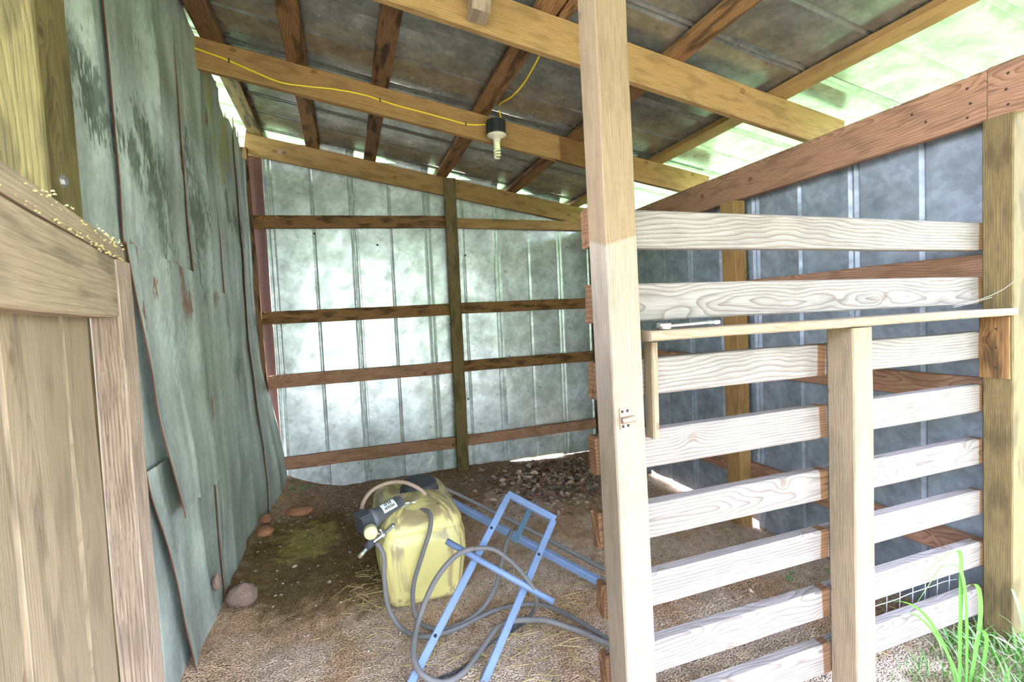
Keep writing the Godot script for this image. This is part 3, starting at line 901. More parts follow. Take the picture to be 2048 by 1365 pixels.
# ------------------------------------------------------------------ sprayer
func tank_point(i: int, j: int, n: int) -> Vector3:
	var th := PI * i / n
	var ph := TAU * (j % (2 * n)) / (2 * n)
	var ev := 0.62 if th < PI / 2 else 0.22
	var ct := cos(th)
	var s := maxf(sin(th), 0.0)
	var eh := 0.30
	var cx := cos(ph)
	var cz := sin(ph)
	var d := Vector3(signf(cx) * pow(absf(cx), eh) * pow(s, ev), signf(ct) * pow(absf(ct), ev), signf(cz) * pow(absf(cz), eh) * pow(s, ev))
	var c := Vector3(0.292, -1.115, -2.570)
	var hs := Vector3(0.218, 0.240, 0.335)
	var p := d * hs
	var wy := p.y
	p.x *= 1.0 - 0.14 * smoothstep(0.02, -0.22, wy)
	p.z *= 1.0 - 0.05 * smoothstep(0.02, -0.22, wy)
	# moulded grooves run round the body
	var g := exp(-pow((wy - 0.052) / 0.008, 2.0)) * 0.010 + exp(-pow((wy - 0.115) / 0.014, 2.0)) * 0.012 + exp(-pow((wy + 0.155) / 0.005, 2.0)) * 0.004
	var flat := Vector3(d.x, 0, d.z)
	p -= flat.normalized() * g
	# sunken saddle on top for the pump and filler
	p.y -= 0.03 * smoothstep(0.75, 1.0, ct) * smoothstep(0.3, 0.0, absf(d.z + 0.1))
	return c + p

func build_sprayer() -> void:
	var t := thing("sprayer", "yellow plastic sprayer tank with electric pump lying on the dirt", "sprayer", Vector3(0.3, -1.35, -2.56))
	var n := 52
	begin()
	cur.set_smooth_group(0)
	for i in n:
		for j in 2 * n:
			var uv := func(a: int, b: int) -> Vector2: return Vector2(2.0 * b / n, float(a) / n)
			quad(tank_point(i, j + 1, n), tank_point(i + 1, j + 1, n), tank_point(i + 1, j, n), tank_point(i, j, n), uv.call(i, j + 1), uv.call(i + 1, j + 1), uv.call(i + 1, j), uv.call(i, j))
	done("tank", M["tank"], t)
	# filler cap
	var cap := lathe(t, "cap", Vector3(0.325, -0.912, -2.60), Vector3(0.05, 1, 0.1), [[0.0, 0.105], [0.020, 0.105], [0.022, 0.096], [0.056, 0.092], [0.060, 0.084], [0.060, 0.0]], M["dusty_black"], 16, true)
	cap.set_meta("label", "black screw cap of the filler opening")
	# pump
	var pm := Node3D.new()
	pm.name = "pump"
	t.add_child(pm)
	var a := Vector3(0.200, -0.888, -2.405)
	var b := Vector3(0.075, -0.914, -2.345)
	var ax := (b - a).normalized()
	lathe(pm, "motor", a - ax * 0.015, ax, [[0.0, 0.0], [0.0, 0.030], [0.008, 0.036], [0.020, 0.036], [0.020, 0.041], [0.150, 0.041], [0.152, 0.048], [0.175, 0.050], [0.175, 0.0]], M["grey_plastic"], 24)
	begin()
	cur.set_smooth_group(-1)
	var side := ax.cross(Vector3.UP).normalized()
	var upv := side.cross(ax).normalized()
	add_box(b + ax * 0.052, Vector3(0.05, 0.088, 0.088), Basis(ax, upv, side))
	done("pump_head", M["dusty_black"], pm)
	for k in 6:
		begin()
		cur.set_smooth_group(-1)
		add_box(b + ax * 0.055 + upv * 0.048 + side * (-0.036 + 0.0145 * k), Vector3(0.05, 0.012, 0.005), Basis(ax, upv, side))
		done("fin", M["dusty_black"], pm)
	lathe(pm, "pressure_switch", b + ax * 0.052 + side * -0.03 + Vector3(0.01, -0.012, 0.04), Vector3(0.0, 0.15, 1), [[0.0, 0.03], [0.045, 0.03], [0.050, 0.027], [0.050, 0.0]], M["cream_plastic"], 20)
	# label on the motor: HIGH FLO, upside down
	var mid := a + ax * 0.068
	var face := (upv * 0.75 + Vector3(0, 0, 1) * 0.66)
	face = (face - ax * face.dot(ax)).normalized()
	var across := face.cross(ax).normalized()
	begin()
	cur.set_smooth_group(0)
	for k in 8:
		var r := 0.0416
		var q := []
		for e in [[0, -0.036], [1, -0.036], [1, 0.036], [0, 0.036]]:
			var an: float = -0.62 + 1.24 * (k + e[0]) / 8.0
			q.append(mid + ax * e[1] + (face * cos(an) + across * sin(an)) * r)
		quad(q[3], q[2], q[1], q[0], Vector2.ZERO, Vector2.ZERO, Vector2.ZERO, Vector2.ZERO)
	done("label_plate", M["white_label"], pm)
	for line in [["HIGH", 0.0095], ["FLO", -0.0115]]:
		var tm := TextMesh.new()
		var sf := SystemFont.new()
		sf.font_names = PackedStringArray(["Droid Sans"])
		sf.font_weight = 700
		tm.font = sf
		tm.text = line[0]
		tm.font_size = 32
		tm.pixel_size = 0.00066
		tm.depth = 0.0012
		var mi := MeshInstance3D.new()
		mi.name = "lettering"
		mi.mesh = tm
		mi.material_override = M["ink"]
		pm.add_child(mi, true)
		# letters run along the motor, their tops toward the floor side
		var xdir := ax
		var zdir := face
		var ydir := zdir.cross(xdir).normalized()
		mi.basis = Basis(xdir, ydir, zdir)
		mi.position = mid + face * 0.0425 + ydir * line[1] - origin_of(pm)
	# valves on the front corner
	var vm := Node3D.new()
	vm.name = "manifold"
	t.add_child(vm)
	var v0 := Vector3(0.012, -1.020, -2.225)
	var v1 := Vector3(0.052, -0.985, -2.225)
	var v2 := Vector3(0.104, -0.962, -2.245)
	var v3 := Vector3(0.156, -0.945, -2.285)
	tube(vm, "pipe", [v0, v1, v2, v3], 0.009, M["steel"], true, 10)
	lathe(vm, "nozzle", v0, (v0 - v1), [[-0.01, 0.008], [0.0, 0.011], [0.02, 0.010], [0.024, 0.006], [0.024, 0.0]], M["brass"], 10)
	lathe(vm, "valve", v1 + Vector3(-0.012, -0.004, 0.0), (v1 - v0), [[-0.012, 0.0], [-0.012, 0.018], [0.022, 0.020], [0.026, 0.014], [0.026, 0.0]], M["dusty_black"], 12)
	lathe(vm, "valve", v2, (v3 - v2), [[-0.012, 0.0], [-0.012, 0.015], [0.014, 0.015], [0.014, 0.0]], M["steel"], 8)
	lathe(vm, "clamp", v3 - (v3 - v2).normalized() * 0.01, (v3 - v2), [[0.0, 0.010], [0.0, 0.014], [0.010, 0.014], [0.010, 0.010]], M["chrome"], 14)
	tube(vm, "lever", [v2 + Vector3(0, 0.01, 0.0), v2 + Vector3(-0.012, 0.034, 0.01)], 0.006, M["steel"], false, 8)
	tube(vm, "connector", [v2, Vector3(0.060, -0.945, -2.265)], 0.008, M["brass"], false, 8)
	# white tape lump and stub pipes behind the valves
	var tn := noise(611, 0.06)
	begin()
	cur.set_smooth_group(0)
	add_lump(Vector3(0.255, -0.905, -2.39), Vector3(0.058, 0.020, 0.020), tn, 0.9, 12, Basis(Vector3(0, 1, 0), 0.35))
	done("tape", M["white_tape"], t)
	tube(t, "outlet", [Vector3(0.285, -0.935, -2.31), Vector3(0.385, -0.905, -2.35)], 0.010, M["dusty_black"], false, 10)
	# hoses that come off the tank
	tube(t, "hose", [Vector3(0.156, -0.945, -2.285), Vector3(0.225, -0.935, -2.33), Vector3(0.295, -0.912, -2.33), Vector3(0.328, -0.912, -2.27), Vector3(0.316, -0.965, -2.215), Vector3(0.270, -1.063, -2.185), Vector3(0.226, -1.174, -2.175), Vector3(0.212, -1.250, -2.145), Vector3(0.226, -1.318, -2.125), Vector3(0.262, -1.336, -2.075), Vector3(0.331, -1.337, -2.034), Vector3(0.424, -1.335, -2.046), Vector3(0.520, -1.318, -2.090), Vector3(0.590, -1.245, -2.110), Vector3(0.640, -1.150, -2.150), Vector3(0.680, -1.085, -2.190), Vector3(0.722, -1.060, -2.235)], 0.0105, M["hose"])
	tube(t, "hose", [Vector3(0.075, -0.985, -2.225), Vector3(0.100, -1.035, -2.200), Vector3(0.097, -1.139, -2.185), Vector3(0.105, -1.245, -2.150), Vector3(0.146, -1.325, -2.110), Vector3(0.219, -1.338, -2.031), Vector3(0.317, -1.338, -2.012), Vector3(0.421, -1.338, -2.030), Vector3(0.560, -1.338, -2.076), Vector3(0.694, -1.338, -2.072), Vector3(0.798, -1.338, -2.018), Vector3(0.870, -1.338, -1.902), Vector3(0.921, -1.338, -1.768), Vector3(0.985, -1.338, -1.600), Vector3(1.10, -1.338, -1.50)], 0.0105, M["hose"])
	var th := tube(t, "breather_hose", [Vector3(0.020, -0.925, -2.400), Vector3(0.030, -0.872, -2.450), Vector3(0.080, -0.832, -2.500), Vector3(0.158, -0.818, -2.530), Vector3(0.230, -0.818, -2.510), Vector3(0.285, -0.836, -2.475), Vector3(0.330, -0.872, -2.450), Vector3(0.338, -0.915, -2.440)], 0.0105, M["hose_tan"])
	th.set_meta("label", "brownish hose arching over the black cap")

	# the blue U-shaped steel frame leaning in front of the tank
	var A := Vector3(0.698, -0.848, -2.173)
	var B := Vector3(0.879, -0.955, -2.057)
	var ld := Vector3(0.152, -1.32, -1.755) - A
	ld = ld.normalized()
	var wdv := (B - A).normalized()
	var nn := wdv.cross(ld).normalized()
	if nn.z < 0:
		nn = -nn
	var fr := thing("steel_frame", "blue painted U-shaped steel frame leaning in front of the yellow tank", "frame", Vector3(0.3, -1.35, -1.75))
	var tp := 0.026
	board(fr, "leg", A + ld * 0.012, A + ld * 0.858, wdv, 0.031, tp, M["blue"], 0.0)
	board(fr, "leg", B + ld * 0.012, B + ld * 0.728, wdv, 0.031, tp, M["blue"], 0.0)
	board(fr, "top_bar", A - wdv * 0.006, B + wdv * 0.006, ld, 0.031, tp, M["blue"], 0.0)
	var tb := board(fr, "tab", (A + B) / 2 + ld * 0.01 - nn * 0.012, (A + B) / 2 + ld * 0.175 - nn * 0.045, wdv, 0.026, 0.006, M["teal"], 0.0)
	tb.set_meta("label", "flat dark blue tab hanging from the top bar")
	tube(fr, "cross_tube", [Vector3(0.361, -0.957, -2.049), Vector3(0.750, -1.187, -1.800)], 0.0135, M["blue"], false, 14)
	for h in [[A, 0.19], [B, 0.19], [A, 0.67]]:
		lathe(fr, "bolt_hole", h[0] + ld * h[1] + nn * (tp / 2 - 0.002), nn, [[0.0, 0.007], [0.0026, 0.007], [0.0026, 0.0]], M["ink"], 12)

	# long square arm from the tank to the partition, with its hose
	var arm := thing("boom_arm", "long blue square steel arm lying from the tank toward the partition", "arm", Vector3(0.75, -1.32, -2.4))
	var r0 := Vector3(0.355, -0.928, -2.732)
	var r1 := Vector3(1.122, -1.316, -2.019)
	board(arm, "square_tube", r0, r1, Vector3.UP, 0.034, 0.034, M["blue"], 0.0)
	board(arm, "end_clip", r0 - (r1 - r0).normalized() * 0.02, r0 + (r1 - r0).normalized() * 0.035, Vector3.UP, 0.037, 0.037, M["grey_plastic"], 0.0)
	tube(arm, "fitting", [Vector3(0.400, -0.930, -2.76), Vector3(0.450, -0.934, -2.735)], 0.015, M["brass"], false, 10)
	tube(arm, "hose", [Vector3(0.430, -0.932, -2.742), Vector3(0.560, -0.996, -2.67), Vector3(0.730, -1.085, -2.555), Vector3(0.90, -1.165, -2.40), Vector3(1.05, -1.235, -2.23), Vector3(1.20, -1.30, -2.05)], 0.0105, M["hose"])

	# loose hoses on and around the frame
	var lh := thing("spray_hose", "loose grey spray hose looped over the blue frame onto the dirt", "hose", Vector3(0.5, -1.345, -1.9))
	tube(lh, "hose", [Vector3(0.468, -0.990, -2.000), Vector3(0.395, -0.995, -1.985), Vector3(0.318, -1.045, -1.970), Vector3(0.262, -1.120, -1.965), Vector3(0.213, -1.205, -1.940), Vector3(0.178, -1.235, -1.850), Vector3(0.170, -1.262, -1.775), Vector3(0.196, -1.290, -1.728), Vector3(0.260, -1.325, -1.715), Vector3(0.341, -1.335, -1.745), Vector3(0.430, -1.325, -1.820), Vector3(0.510, -1.285, -1.865), Vector3(0.565, -1.245, -1.835), Vector3(0.640, -1.250, -1.825), Vector3(0.745, -1.305, -1.865), Vector3(0.845, -1.332, -1.802), Vector3(0.912, -1.338, -1.710), Vector3(1.0, -1.338, -1.60), Vector3(1.12, -1.338, -1.52)], 0.0115, M["hose"])
	var lc := thing("spray_hose", "short curved hose over the frame's right leg ending in a coil spring", "hose", Vector3(0.6, -1.345, -1.93))
	tube(lc, "hose", [Vector3(0.468, -0.990, -2.000), Vector3(0.550, -1.000, -1.975), Vector3(0.615, -1.046, -1.920), Vector3(0.660, -1.101, -1.870), Vector3(0.684, -1.150, -1.840), Vector3(0.697, -1.220, -1.858), Vector3(0.690, -1.305, -1.929)], 0.0095, M["hose"])
	var coil := []
	for k in 97:
		var f := k / 96.0
		var cc := Vector3(0.583, -1.325, -1.900).lerp(Vector3(0.680, -1.318, -1.935), f)
		var an := f * TAU * 12
		coil.append(cc + Vector3(0.27, 0, 0.94) * cos(an) * 0.013 + Vector3.UP * sin(an) * 0.013)
	var sp := tube(lc, "spring", coil, 0.0026, M["dusty_black"], false, 5)
	sp.set_meta("label", "black coil spring at the end of the hose")
	tube(lc, "cord", [Vector3(0.583, -1.330, -1.900), Vector3(0.512, -1.338, -1.880), Vector3(0.421, -1.338, -1.821), Vector3(0.328, -1.338, -1.771), Vector3(0.215, -1.338, -1.755)], 0.005, M["dusty_black"])

# ------------------------------------------------------------------ lamp, cable, wrench
func build_lamp() -> void:
	var c := Vector3(0.955, 1.19, -2.905)
	var l := thing("lamp_holder", "unlit spiral bulb in a round holder under a black box on the rafter", "lamp", Vector3(0.955, 1.12, -2.90))
	lathe(l, "junction_box", c + Vector3(0, -0.045, 0.025), Vector3.UP, [[0.0, 0.0], [0.0, 0.056], [0.012, 0.058], [0.085, 0.058], [0.088, 0.052], [0.088, 0.0]], M["black"], 18, true)
	for k in 9:
		var an := TAU * k / 9
		begin()
		cur.set_smooth_group(-1)
		add_box(c + Vector3(cos(an) * 0.058, -0.003, 0.025 + sin(an) * 0.058), Vector3(0.008, 0.08, 0.008))
		done("box_rib", M["black"], l)
	lathe(l, "holder", c + Vector3(0, -0.045, 0.025), Vector3.DOWN, [[-0.002, 0.0], [-0.002, 0.060], [0.006, 0.060], [0.016, 0.050], [0.022, 0.026], [0.040, 0.022], [0.046, 0.021], [0.046, 0.0]], M["porcelain"], 24)
	var b := Node3D.new()
	b.name = "bulb"
	l.add_child(b)
	lathe(b, "ballast", c + Vector3(0, -0.086, 0.025), Vector3.DOWN, [[0.0, 0.017], [0.012, 0.020], [0.042, 0.021], [0.050, 0.017], [0.050, 0.0]], M["bulb"], 18)
	var sp := []
	for k in 61:
		var f := k / 60.0
		var an := f * TAU * 3.2
		var r := 0.017 if f < 0.85 else lerpf(0.017, 0.004, (f - 0.85) / 0.15)
		sp.append(c + Vector3(cos(an) * r, -0.134 - 0.055 * f, 0.025 + sin(an) * r))
	tube(b, "spiral", sp, 0.0062, M["bulb"], false, 8)
	# yellow cable stapled along the rafter
	var y := thing("electric_cable", "flat yellow electric cable stapled along the rafter to the lamp", "cable", Vector3(0.1, 1.35, -2.93))
	var pts := [Vector3(-0.70, 1.49, -2.932), Vector3(-0.640, 1.476, -2.932), Vector3(-0.517, 1.442, -2.932), Vector3(-0.402, 1.400, -2.932), Vector3(-0.259, 1.352, -2.932), Vector3(-0.121, 1.345, -2.932), Vector3(0.023, 1.345, -2.932), Vector3(0.184, 1.330, -2.932), Vector3(0.267, 1.310, -2.932), Vector3(0.408, 1.281, -2.932), Vector3(0.555, 1.257, -2.932), Vector3(0.707, 1.229, -2.932), Vector3(0.800, 1.216, -2.932), Vector3(0.905, 1.222, -2.925)]
	tube(y, "sheath", pts, 0.0042, M["cable"])
	for s in [[-0.50, 1.436], [0.267, 1.310], [0.775, 1.2185]]:
		begin()
		cur.set_smooth_group(-1)
		add_box(Vector3(s[0], s[1], -2.930), Vector3(0.006, 0.020, 0.012))
		done("staple", M["dark_nail"], y)
	var z := thing("electric_cable", "yellow cable looping down from the purlin into the lamp box", "cable", Vector3(0.97, 1.26, -2.6))
	tube(z, "sheath", [Vector3(0.962, 1.285, -2.00), Vector3(0.955, 1.262, -2.127), Vector3(0.966, 1.255, -2.283), Vector3(0.972, 1.250, -2.437), Vector3(0.960, 1.252, -2.594), Vector3(0.955, 1.290, -2.76), Vector3(0.985, 1.325, -2.90), Vector3(0.998, 1.27, -2.91), Vector3(0.992, 1.22, -2.895)], 0.0045, M["cable"])
	# wrench on the ledge
	var w := thing("wrench", "chrome combination wrench lying on the ledge of the partition", "wrench", Vector3(0.85, -0.048, -1.06))
	var w0 := Vector3(0.790, -0.038, -1.060)
	var w1 := Vector3(0.966, -0.036, -1.095)
	lathe(w, "ring_end", w0 + Vector3(0, -0.009, 0), Vector3.UP, [[0.0, 0.009], [0.0, 0.017], [0.003, 0.019], [0.015, 0.019], [0.018, 0.017], [0.018, 0.009], [0.0, 0.009]], M["chrome"], 20)
	board(w, "shaft", w0 + (w1 - w0) * 0.10, w0 + (w1 - w0) * 0.90, Vector3.UP, 0.009, 0.012, M["chrome"], 0.0)
	begin()
	cur.set_smooth_group(-1)
	var wa := (w1 - w0).normalized()
	var ws := wa.cross(Vector3.UP).normalized()
	add_box(w1 - wa * 0.006, Vector3(0.022, 0.012, 0.034), Basis(wa, Vector3.UP, wa.cross(Vector3.UP)))
	for s in [-1, 1]:
		add_box(w1 + wa * 0.014 + ws * 0.0125 * s, Vector3(0.024, 0.012, 0.010), Basis(wa, Vector3.UP, wa.cross(Vector3.UP)))
	done("open_end", M["chrome"], w)

# ------------------------------------------------------------------ litter, plants, wire
func scatter(called: String, label: String, category: String, mesh: Mesh, m: Material, xf: Array, colors: Array) -> void:
	var mm := MultiMesh.new()
	mm.transform_format = MultiMesh.TRANSFORM_3D
	mm.use_colors = true
	mm.mesh = mesh
	mm.instance_count = xf.size()
	for i in xf.size():
		mm.set_instance_transform(i, xf[i])
		mm.set_instance_color(i, colors[i])
	var o := MultiMeshInstance3D.new()
	o.name = numbered(called)
	o.multimesh = mm
	o.material_override = m
	add_child(o)
	tag(o, label, category, "", "stuff")

func leaf_mesh(curl: float) -> ArrayMesh:
	begin()
	cur.set_smooth_group(0)
	var prof := [[-0.5, 0.02], [-0.3, 0.20], [0.0, 0.30], [0.28, 0.22], [0.5, 0.01]]
	for i in 4:
		for s in [-1.0, 1.0]:
			var p := func(k: int, side: float) -> Vector3: return Vector3(prof[k][0], curl * (absf(side) * prof[k][1] * 2.2 * prof[k][1] * 2.0 + prof[k][0] * prof[k][0] * 0.7), prof[k][1] * side)
			if s > 0:
				quad(p.call(i, 0.0), p.call(i, s), p.call(i + 1, s), p.call(i + 1, 0.0), Vector2.ZERO, Vector2.ZERO, Vector2.ONE, Vector2.ONE)
			else:
				quad(p.call(i, s), p.call(i, 0.0), p.call(i + 1, 0.0), p.call(i + 1, s), Vector2.ZERO, Vector2.ZERO, Vector2.ONE, Vector2.ONE)
	cur.generate_normals()
	return cur.commit()

func blade_points(base: Vector3, h: float, dir: Vector3, droop: float, n := 7) -> Array:
	var o := []
	for i in n:
		var f := float(i) / (n - 1)
		o.append(base + Vector3.UP * (h * (f - droop * f * f * 0.55)) + dir * (h * droop * f * f))
	return o

func add_blade(pts: Array, w: float, side: Vector3, c0: Color, c1: Color) -> void:
	var n := pts.size()
	for i in n - 1:
		var f0 := float(i) / (n - 1)
		var f1 := float(i + 1) / (n - 1)
		var w0 := w * (0.55 + 0.9 * f0 * (1 - f0) * 2.0) * (1.0 - f0 * f0 * f0)
		var w1 := w * (0.55 + 0.9 * f1 * (1 - f1) * 2.0) * (1.0 - f1 * f1 * f1)
		quad(pts[i] - side * w0, pts[i] + side * w0, pts[i + 1] + side * w1, pts[i + 1] - side * w1, Vector2(0, f0), Vector2(1, f0), Vector2(1, f1), Vector2(0, f1), c0.lerp(c1, f0), c0.lerp(c0, f0), c0.lerp(c1, f1), c0.lerp(c1, f1))

func build_litter() -> void:
	# straw
	begin()
	cur.set_smooth_group(-1)
	add_board(Vector3(-0.5, 0, 0), Vector3(0.5, 0, 0), Vector3.UP, 0.014, 0.02, 0.0)
	cur.generate_normals()
	var stalk := cur.commit()
	var xf := []
	var cs := []
	for i in 480:
		var x: float
		var z: float
		if i < 220:
			x = rng.randfn(0.62, 0.30); z = rng.randfn(-1.85, 0.22)
		elif i < 310:
			x = rng.randfn(0.06, 0.07); z = rng.randfn(-2.42, 0.16)
		elif i < 380:
			x = rng.randfn(1.0, 0.25); z = rng.randfn(-2.05, 0.15)
		else:
			x = rng.randf_range(-0.5, 2.2); z = rng.randf_range(-4.1, -1.2)
		if x < -0.55:
			continue
		var l := rng.randf_range(0.03, 0.13)
		var b := Basis(Vector3.UP, rng.randf() * TAU) * Basis(Vector3(0, 0, 1), rng.randfn(0.0, 0.12))
		xf.append(Transform3D(b.scaled_local(Vector3(l, 0.16, 0.16)), Vector3(x, floor_y(x, z) + 0.004 + rng.randf() * 0.01, z)))
		var v := rng.randf_range(0.55, 1.05)
		cs.append(Color(v, v * 0.95, v * 0.85))
	scatter("straw", "scattered dry straw stalks on the dirt around the sprayer", "straw", stalk, M["straw"], xf, cs)
	# pebbles and crumbs of dirt
	begin()
	cur.set_smooth_group(0)
	add_lump(Vector3.ZERO, Vector3.ONE, noise(701, 0.02), 0.5, 4)
	cur.generate_normals()
	var crumb := cur.commit()
	xf = []
	cs = []
	for i in 5200:
		var x := rng.randf_range(-0.6, 2.35)
		var z := rng.randf_range(-4.25, -1.0)
		if i % 2 == 0:
			z = -4.28 + absf(rng.randfn(0.0, 0.55))
		var r := 0.0018 + 0.0045 * pow(rng.randf(), 3.0)
		if rng.randf() < 0.02:
			r *= 2.0
		xf.append(Transform3D(Basis(Vector3.UP, rng.randf() * TAU).scaled_local(Vector3(r * rng.randf_range(0.8, 1.6), r * 0.7, r)), Vector3(x, floor_y(x, z) + r * 0.3, z)))
		var v := rng.randf_range(0.12, 0.5)
		cs.append(Color(v, v * 0.74, v * 0.58) if rng.randf() < 0.85 else Color(0.5, 0.46, 0.42))
	scatter("gravel", "small crumbs of dirt and gravel strewn over the floor", "gravel", crumb, M["pebble"], xf, cs)
	# dead leaves heaped against the back wall
	var lm := [leaf_mesh(0.5), leaf_mesh(1.0), leaf_mesh(-0.6)]
	xf = []
	cs = []
	var tones := [Color(0.20, 0.105, 0.075), Color(0.16, 0.12, 0.105), Color(0.26, 0.12, 0.075), Color(0.34, 0.26, 0.22), Color(0.40, 0.27, 0.20)]
	for i in 900:
		var x := rng.randfn(1.55, 0.28)
		var z := rng.randfn(-3.55, 0.26)
		if x > 2.25 or z < -4.2:
			continue
		var s := rng.randf_range(0.025, 0.065)
		var b := Basis(Vector3.UP, rng.randf() * TAU) * Basis(Vector3.RIGHT, rng.randfn(0, 0.45)) * Basis(Vector3.FORWARD, rng.randfn(0, 0.4))
		xf.append(Transform3D(b.scaled_local(Vector3.ONE * s), Vector3(x, floor_y(x, z) + 0.006 + rng.randf() * 0.02, z)))
		cs.append(tones[rng.randi() % 5])
	scatter("leaf_litter", "heap of small crumbled dead leaves in the back right corner", "leaves", lm[0], M["leaf"], xf, cs)
	var lmats := []
	for t in tones:
		var m := mat(t.linear_to_srgb(), 0.7)
		m.cull_mode = BaseMaterial3D.CULL_DISABLED
		lmats.append(m)
	for i in 36:
		var x := rng.randfn(1.58, 0.26)
		var z := rng.randfn(-3.52, 0.25)
		z = max(z, -4.15)
		x = min(x, 2.2)
		var o := MeshInstance3D.new()
		o.name = numbered("dead_leaf")
		o.mesh = lm[i % 3]
		o.material_override = lmats[rng.randi() % 5]
		o.basis = (Basis(Vector3.UP, rng.randf() * TAU) * Basis(Vector3.RIGHT, rng.randfn(0, 0.3))).scaled_local(Vector3.ONE * rng.randf_range(0.06, 0.095))
		o.position = Vector3(x, floor_y(x, z) + 0.022, z)
		add_child(o)
		tag(o, "curled brown dead leaf in the heap near the back wall", "leaf", "larger dead leaves on the heap")
	# stones
	var sn := noise(711, 0.02)
	for s in [[Vector3(-0.545, -1.262, -2.56), Vector3(0.066, 0.052, 0.050), "stone", "rock", "speckled reddish rock at the torn foot of the left wall"], [Vector3(-0.622, -1.135, -2.47), Vector3(0.018, 0.036, 0.020), "stone", "rock", "small rock chip wedged in the tear of the left wall"], [Vector3(1.20, -1.325, -3.62), Vector3(0.026, 0.018, 0.022), "stone", "rock", "pale pebble lying among the dead leaves"], [Vector3(-0.40, -1.325, -3.75), Vector3(0.09, 0.03, 0.05), "clod", "clod", "flat clod of dirt beside the olive stain"], [Vector3(-0.57, -1.30, -3.42), Vector3(0.05, 0.03, 0.06), "clod", "clod", "clod of red dirt banked against the left wall"], [Vector3(-0.60, -1.30, -3.62), Vector3(0.04, 0.035, 0.05), "clod", "clod", "crumbled red clod farther along the left wall"], [Vector3(1.93, -1.36, -1.92), Vector3(0.05, 0.03, 0.04), "clod", "clod", "clod of dirt by the gap under the right wall"]]:
		begin()
		cur.set_smooth_group(0)
		add_lump(s[0], s[1], sn, 0.35, 12)
		var o := done(s[3], M[s[2]], self)
		tag(o, s[4], s[3])
	# clover
	for c in [[Vector3(-0.42, 0, -4.10), 22, "small green clover weed by the back left corner"], [Vector3(2.07, 0, -1.80), 8, "little clover weed seen through the gap between slats"]]:
		var o := thing("clover_weed", c[2], "weed", Vector3(c[0].x, floor_y(c[0].x, c[0].z), c[0].z))
		begin()
		cur.set_smooth_group(-1)
		for k in c[1]:
			var p: Vector3 = o.position + Vector3(rng.randfn(0, 0.055), rng.randf_range(0.01, 0.035), rng.randfn(0, 0.045))
			for l in 3:
				var an := rng.randf() * 0.4 + TAU * l / 3
				var d := Vector3(cos(an), rng.randf_range(-0.1, 0.3), sin(an))
				var sd := Vector3(-d.z, 0, d.x).normalized()
				quad(p, p + d * 0.008 - sd * 0.007, p + d * 0.016, p + d * 0.008 + sd * 0.007, Vector2.ZERO, Vector2.ZERO, Vector2.ONE, Vector2.ONE)
		var lv := done("leaves", M["clover"], o)
		lv.set_meta("kind", "stuff")
	# tall grass by the corner post
	var g0 := Color(0.07, 0.18, 0.025)
	var g1 := Color(0.15, 0.30, 0.06)
	var tg := thing("tall_grass", "tall green grass plant with drooping blades before the partition", "grass", Vector3(1.90, floor_y(1.90, -1.0), -1.0))
	var arcs := [
		[[Vector3(1.885, -1.34, -1.0), Vector3(1.888, -1.15, -1.0), Vector3(1.895, -0.95, -1.0), Vector3(1.893, -0.86, -1.0), Vector3(1.86, -0.835, -1.0), Vector3(1.80, -0.875, -1.02), Vector3(1.73, -0.95, -1.04)], 0.008],
		[[Vector3(1.90, -1.34, -0.99), Vector3(1.905, -1.2, -0.99), Vector3(1.90, -1.0, -0.99), Vector3(1.885, -0.90, -1.0), Vector3(1.85, -0.90, -1.03), Vector3(1.80, -0.96, -1.04), Vector3(1.74, -1.03, -1.05)], 0.006],
		[[Vector3(1.93, -1.34, -1.0), Vector3(1.97, -1.22, -1.0), Vector3(2.00, -1.08, -1.0), Vector3(1.985, -0.99, -1.0), Vector3(1.94, -0.97, -1.0), Vector3(1.90, -1.0, -1.01)], 0.009],
		[[Vector3(1.88, -1.34, -1.0), Vector3(1.86, -1.20, -1.02), Vector3(1.80, -1.08, -1.04), Vector3(1.72, -1.01, -1.05), Vector3(1.63, -0.985, -1.06), Vector3(1.58, -0.985, -1.06)], 0.006],
		[[Vector3(1.87, -1.34, -0.98), Vector3(1.85, -1.22, -1.0), Vector3(1.79, -1.10, -1.03), Vector3(1.70, -1.03, -1.04), Vector3(1.60, -1.04, -1.05)], 0.005],
		[[Vector3(1.98, -1.34, -1.0), Vector3(2.00, -1.24, -0.99), Vector3(1.99, -1.15, -0.98), Vector3(1.95, -1.12, -0.98), Vector3(1.92, -1.18, -0.98)], 0.008],
	]
	for a in arcs:
		begin()
		cur.set_smooth_group(0)
		add_blade(Array(spline(a[0], 4)), a[1], Vector3(0.8, 0.1, 0.3).normalized(), g0, g1)
		done("blade", M["grass"], tg)
	var tg2 := thing("tall_grass", "broad leaved grass plant growing at the foot of the corner post", "grass", Vector3(2.17, floor_y(2.17, -0.97), -0.97))
	for k in 6:
		begin()
		cur.set_smooth_group(0)
		var an := rng.randf() * TAU
		add_blade(blade_points(tg2.position + Vector3(rng.randfn(0, 0.03), 0, rng.randfn(0, 0.02)), rng.randf_range(0.2, 0.42), Vector3(cos(an), 0, sin(an) * 0.5), rng.randf_range(0.4, 0.9), 10), 0.008, Vector3(-sin(an), 0.1, cos(an)).normalized(), g0, g1)
		done("blade", M["grass"], tg2)
	begin()
	cur.set_smooth_group(0)
	add_blade(blade_points(Vector3.ZERO, 1.0, Vector3(1, 0, 0), 0.6, 5), 0.03, Vector3(0, 0, 1), Color(0.8, 0.9, 0.8), Color.WHITE)
	cur.generate_normals()
	var bm := cur.commit()
	xf = []
	cs = []
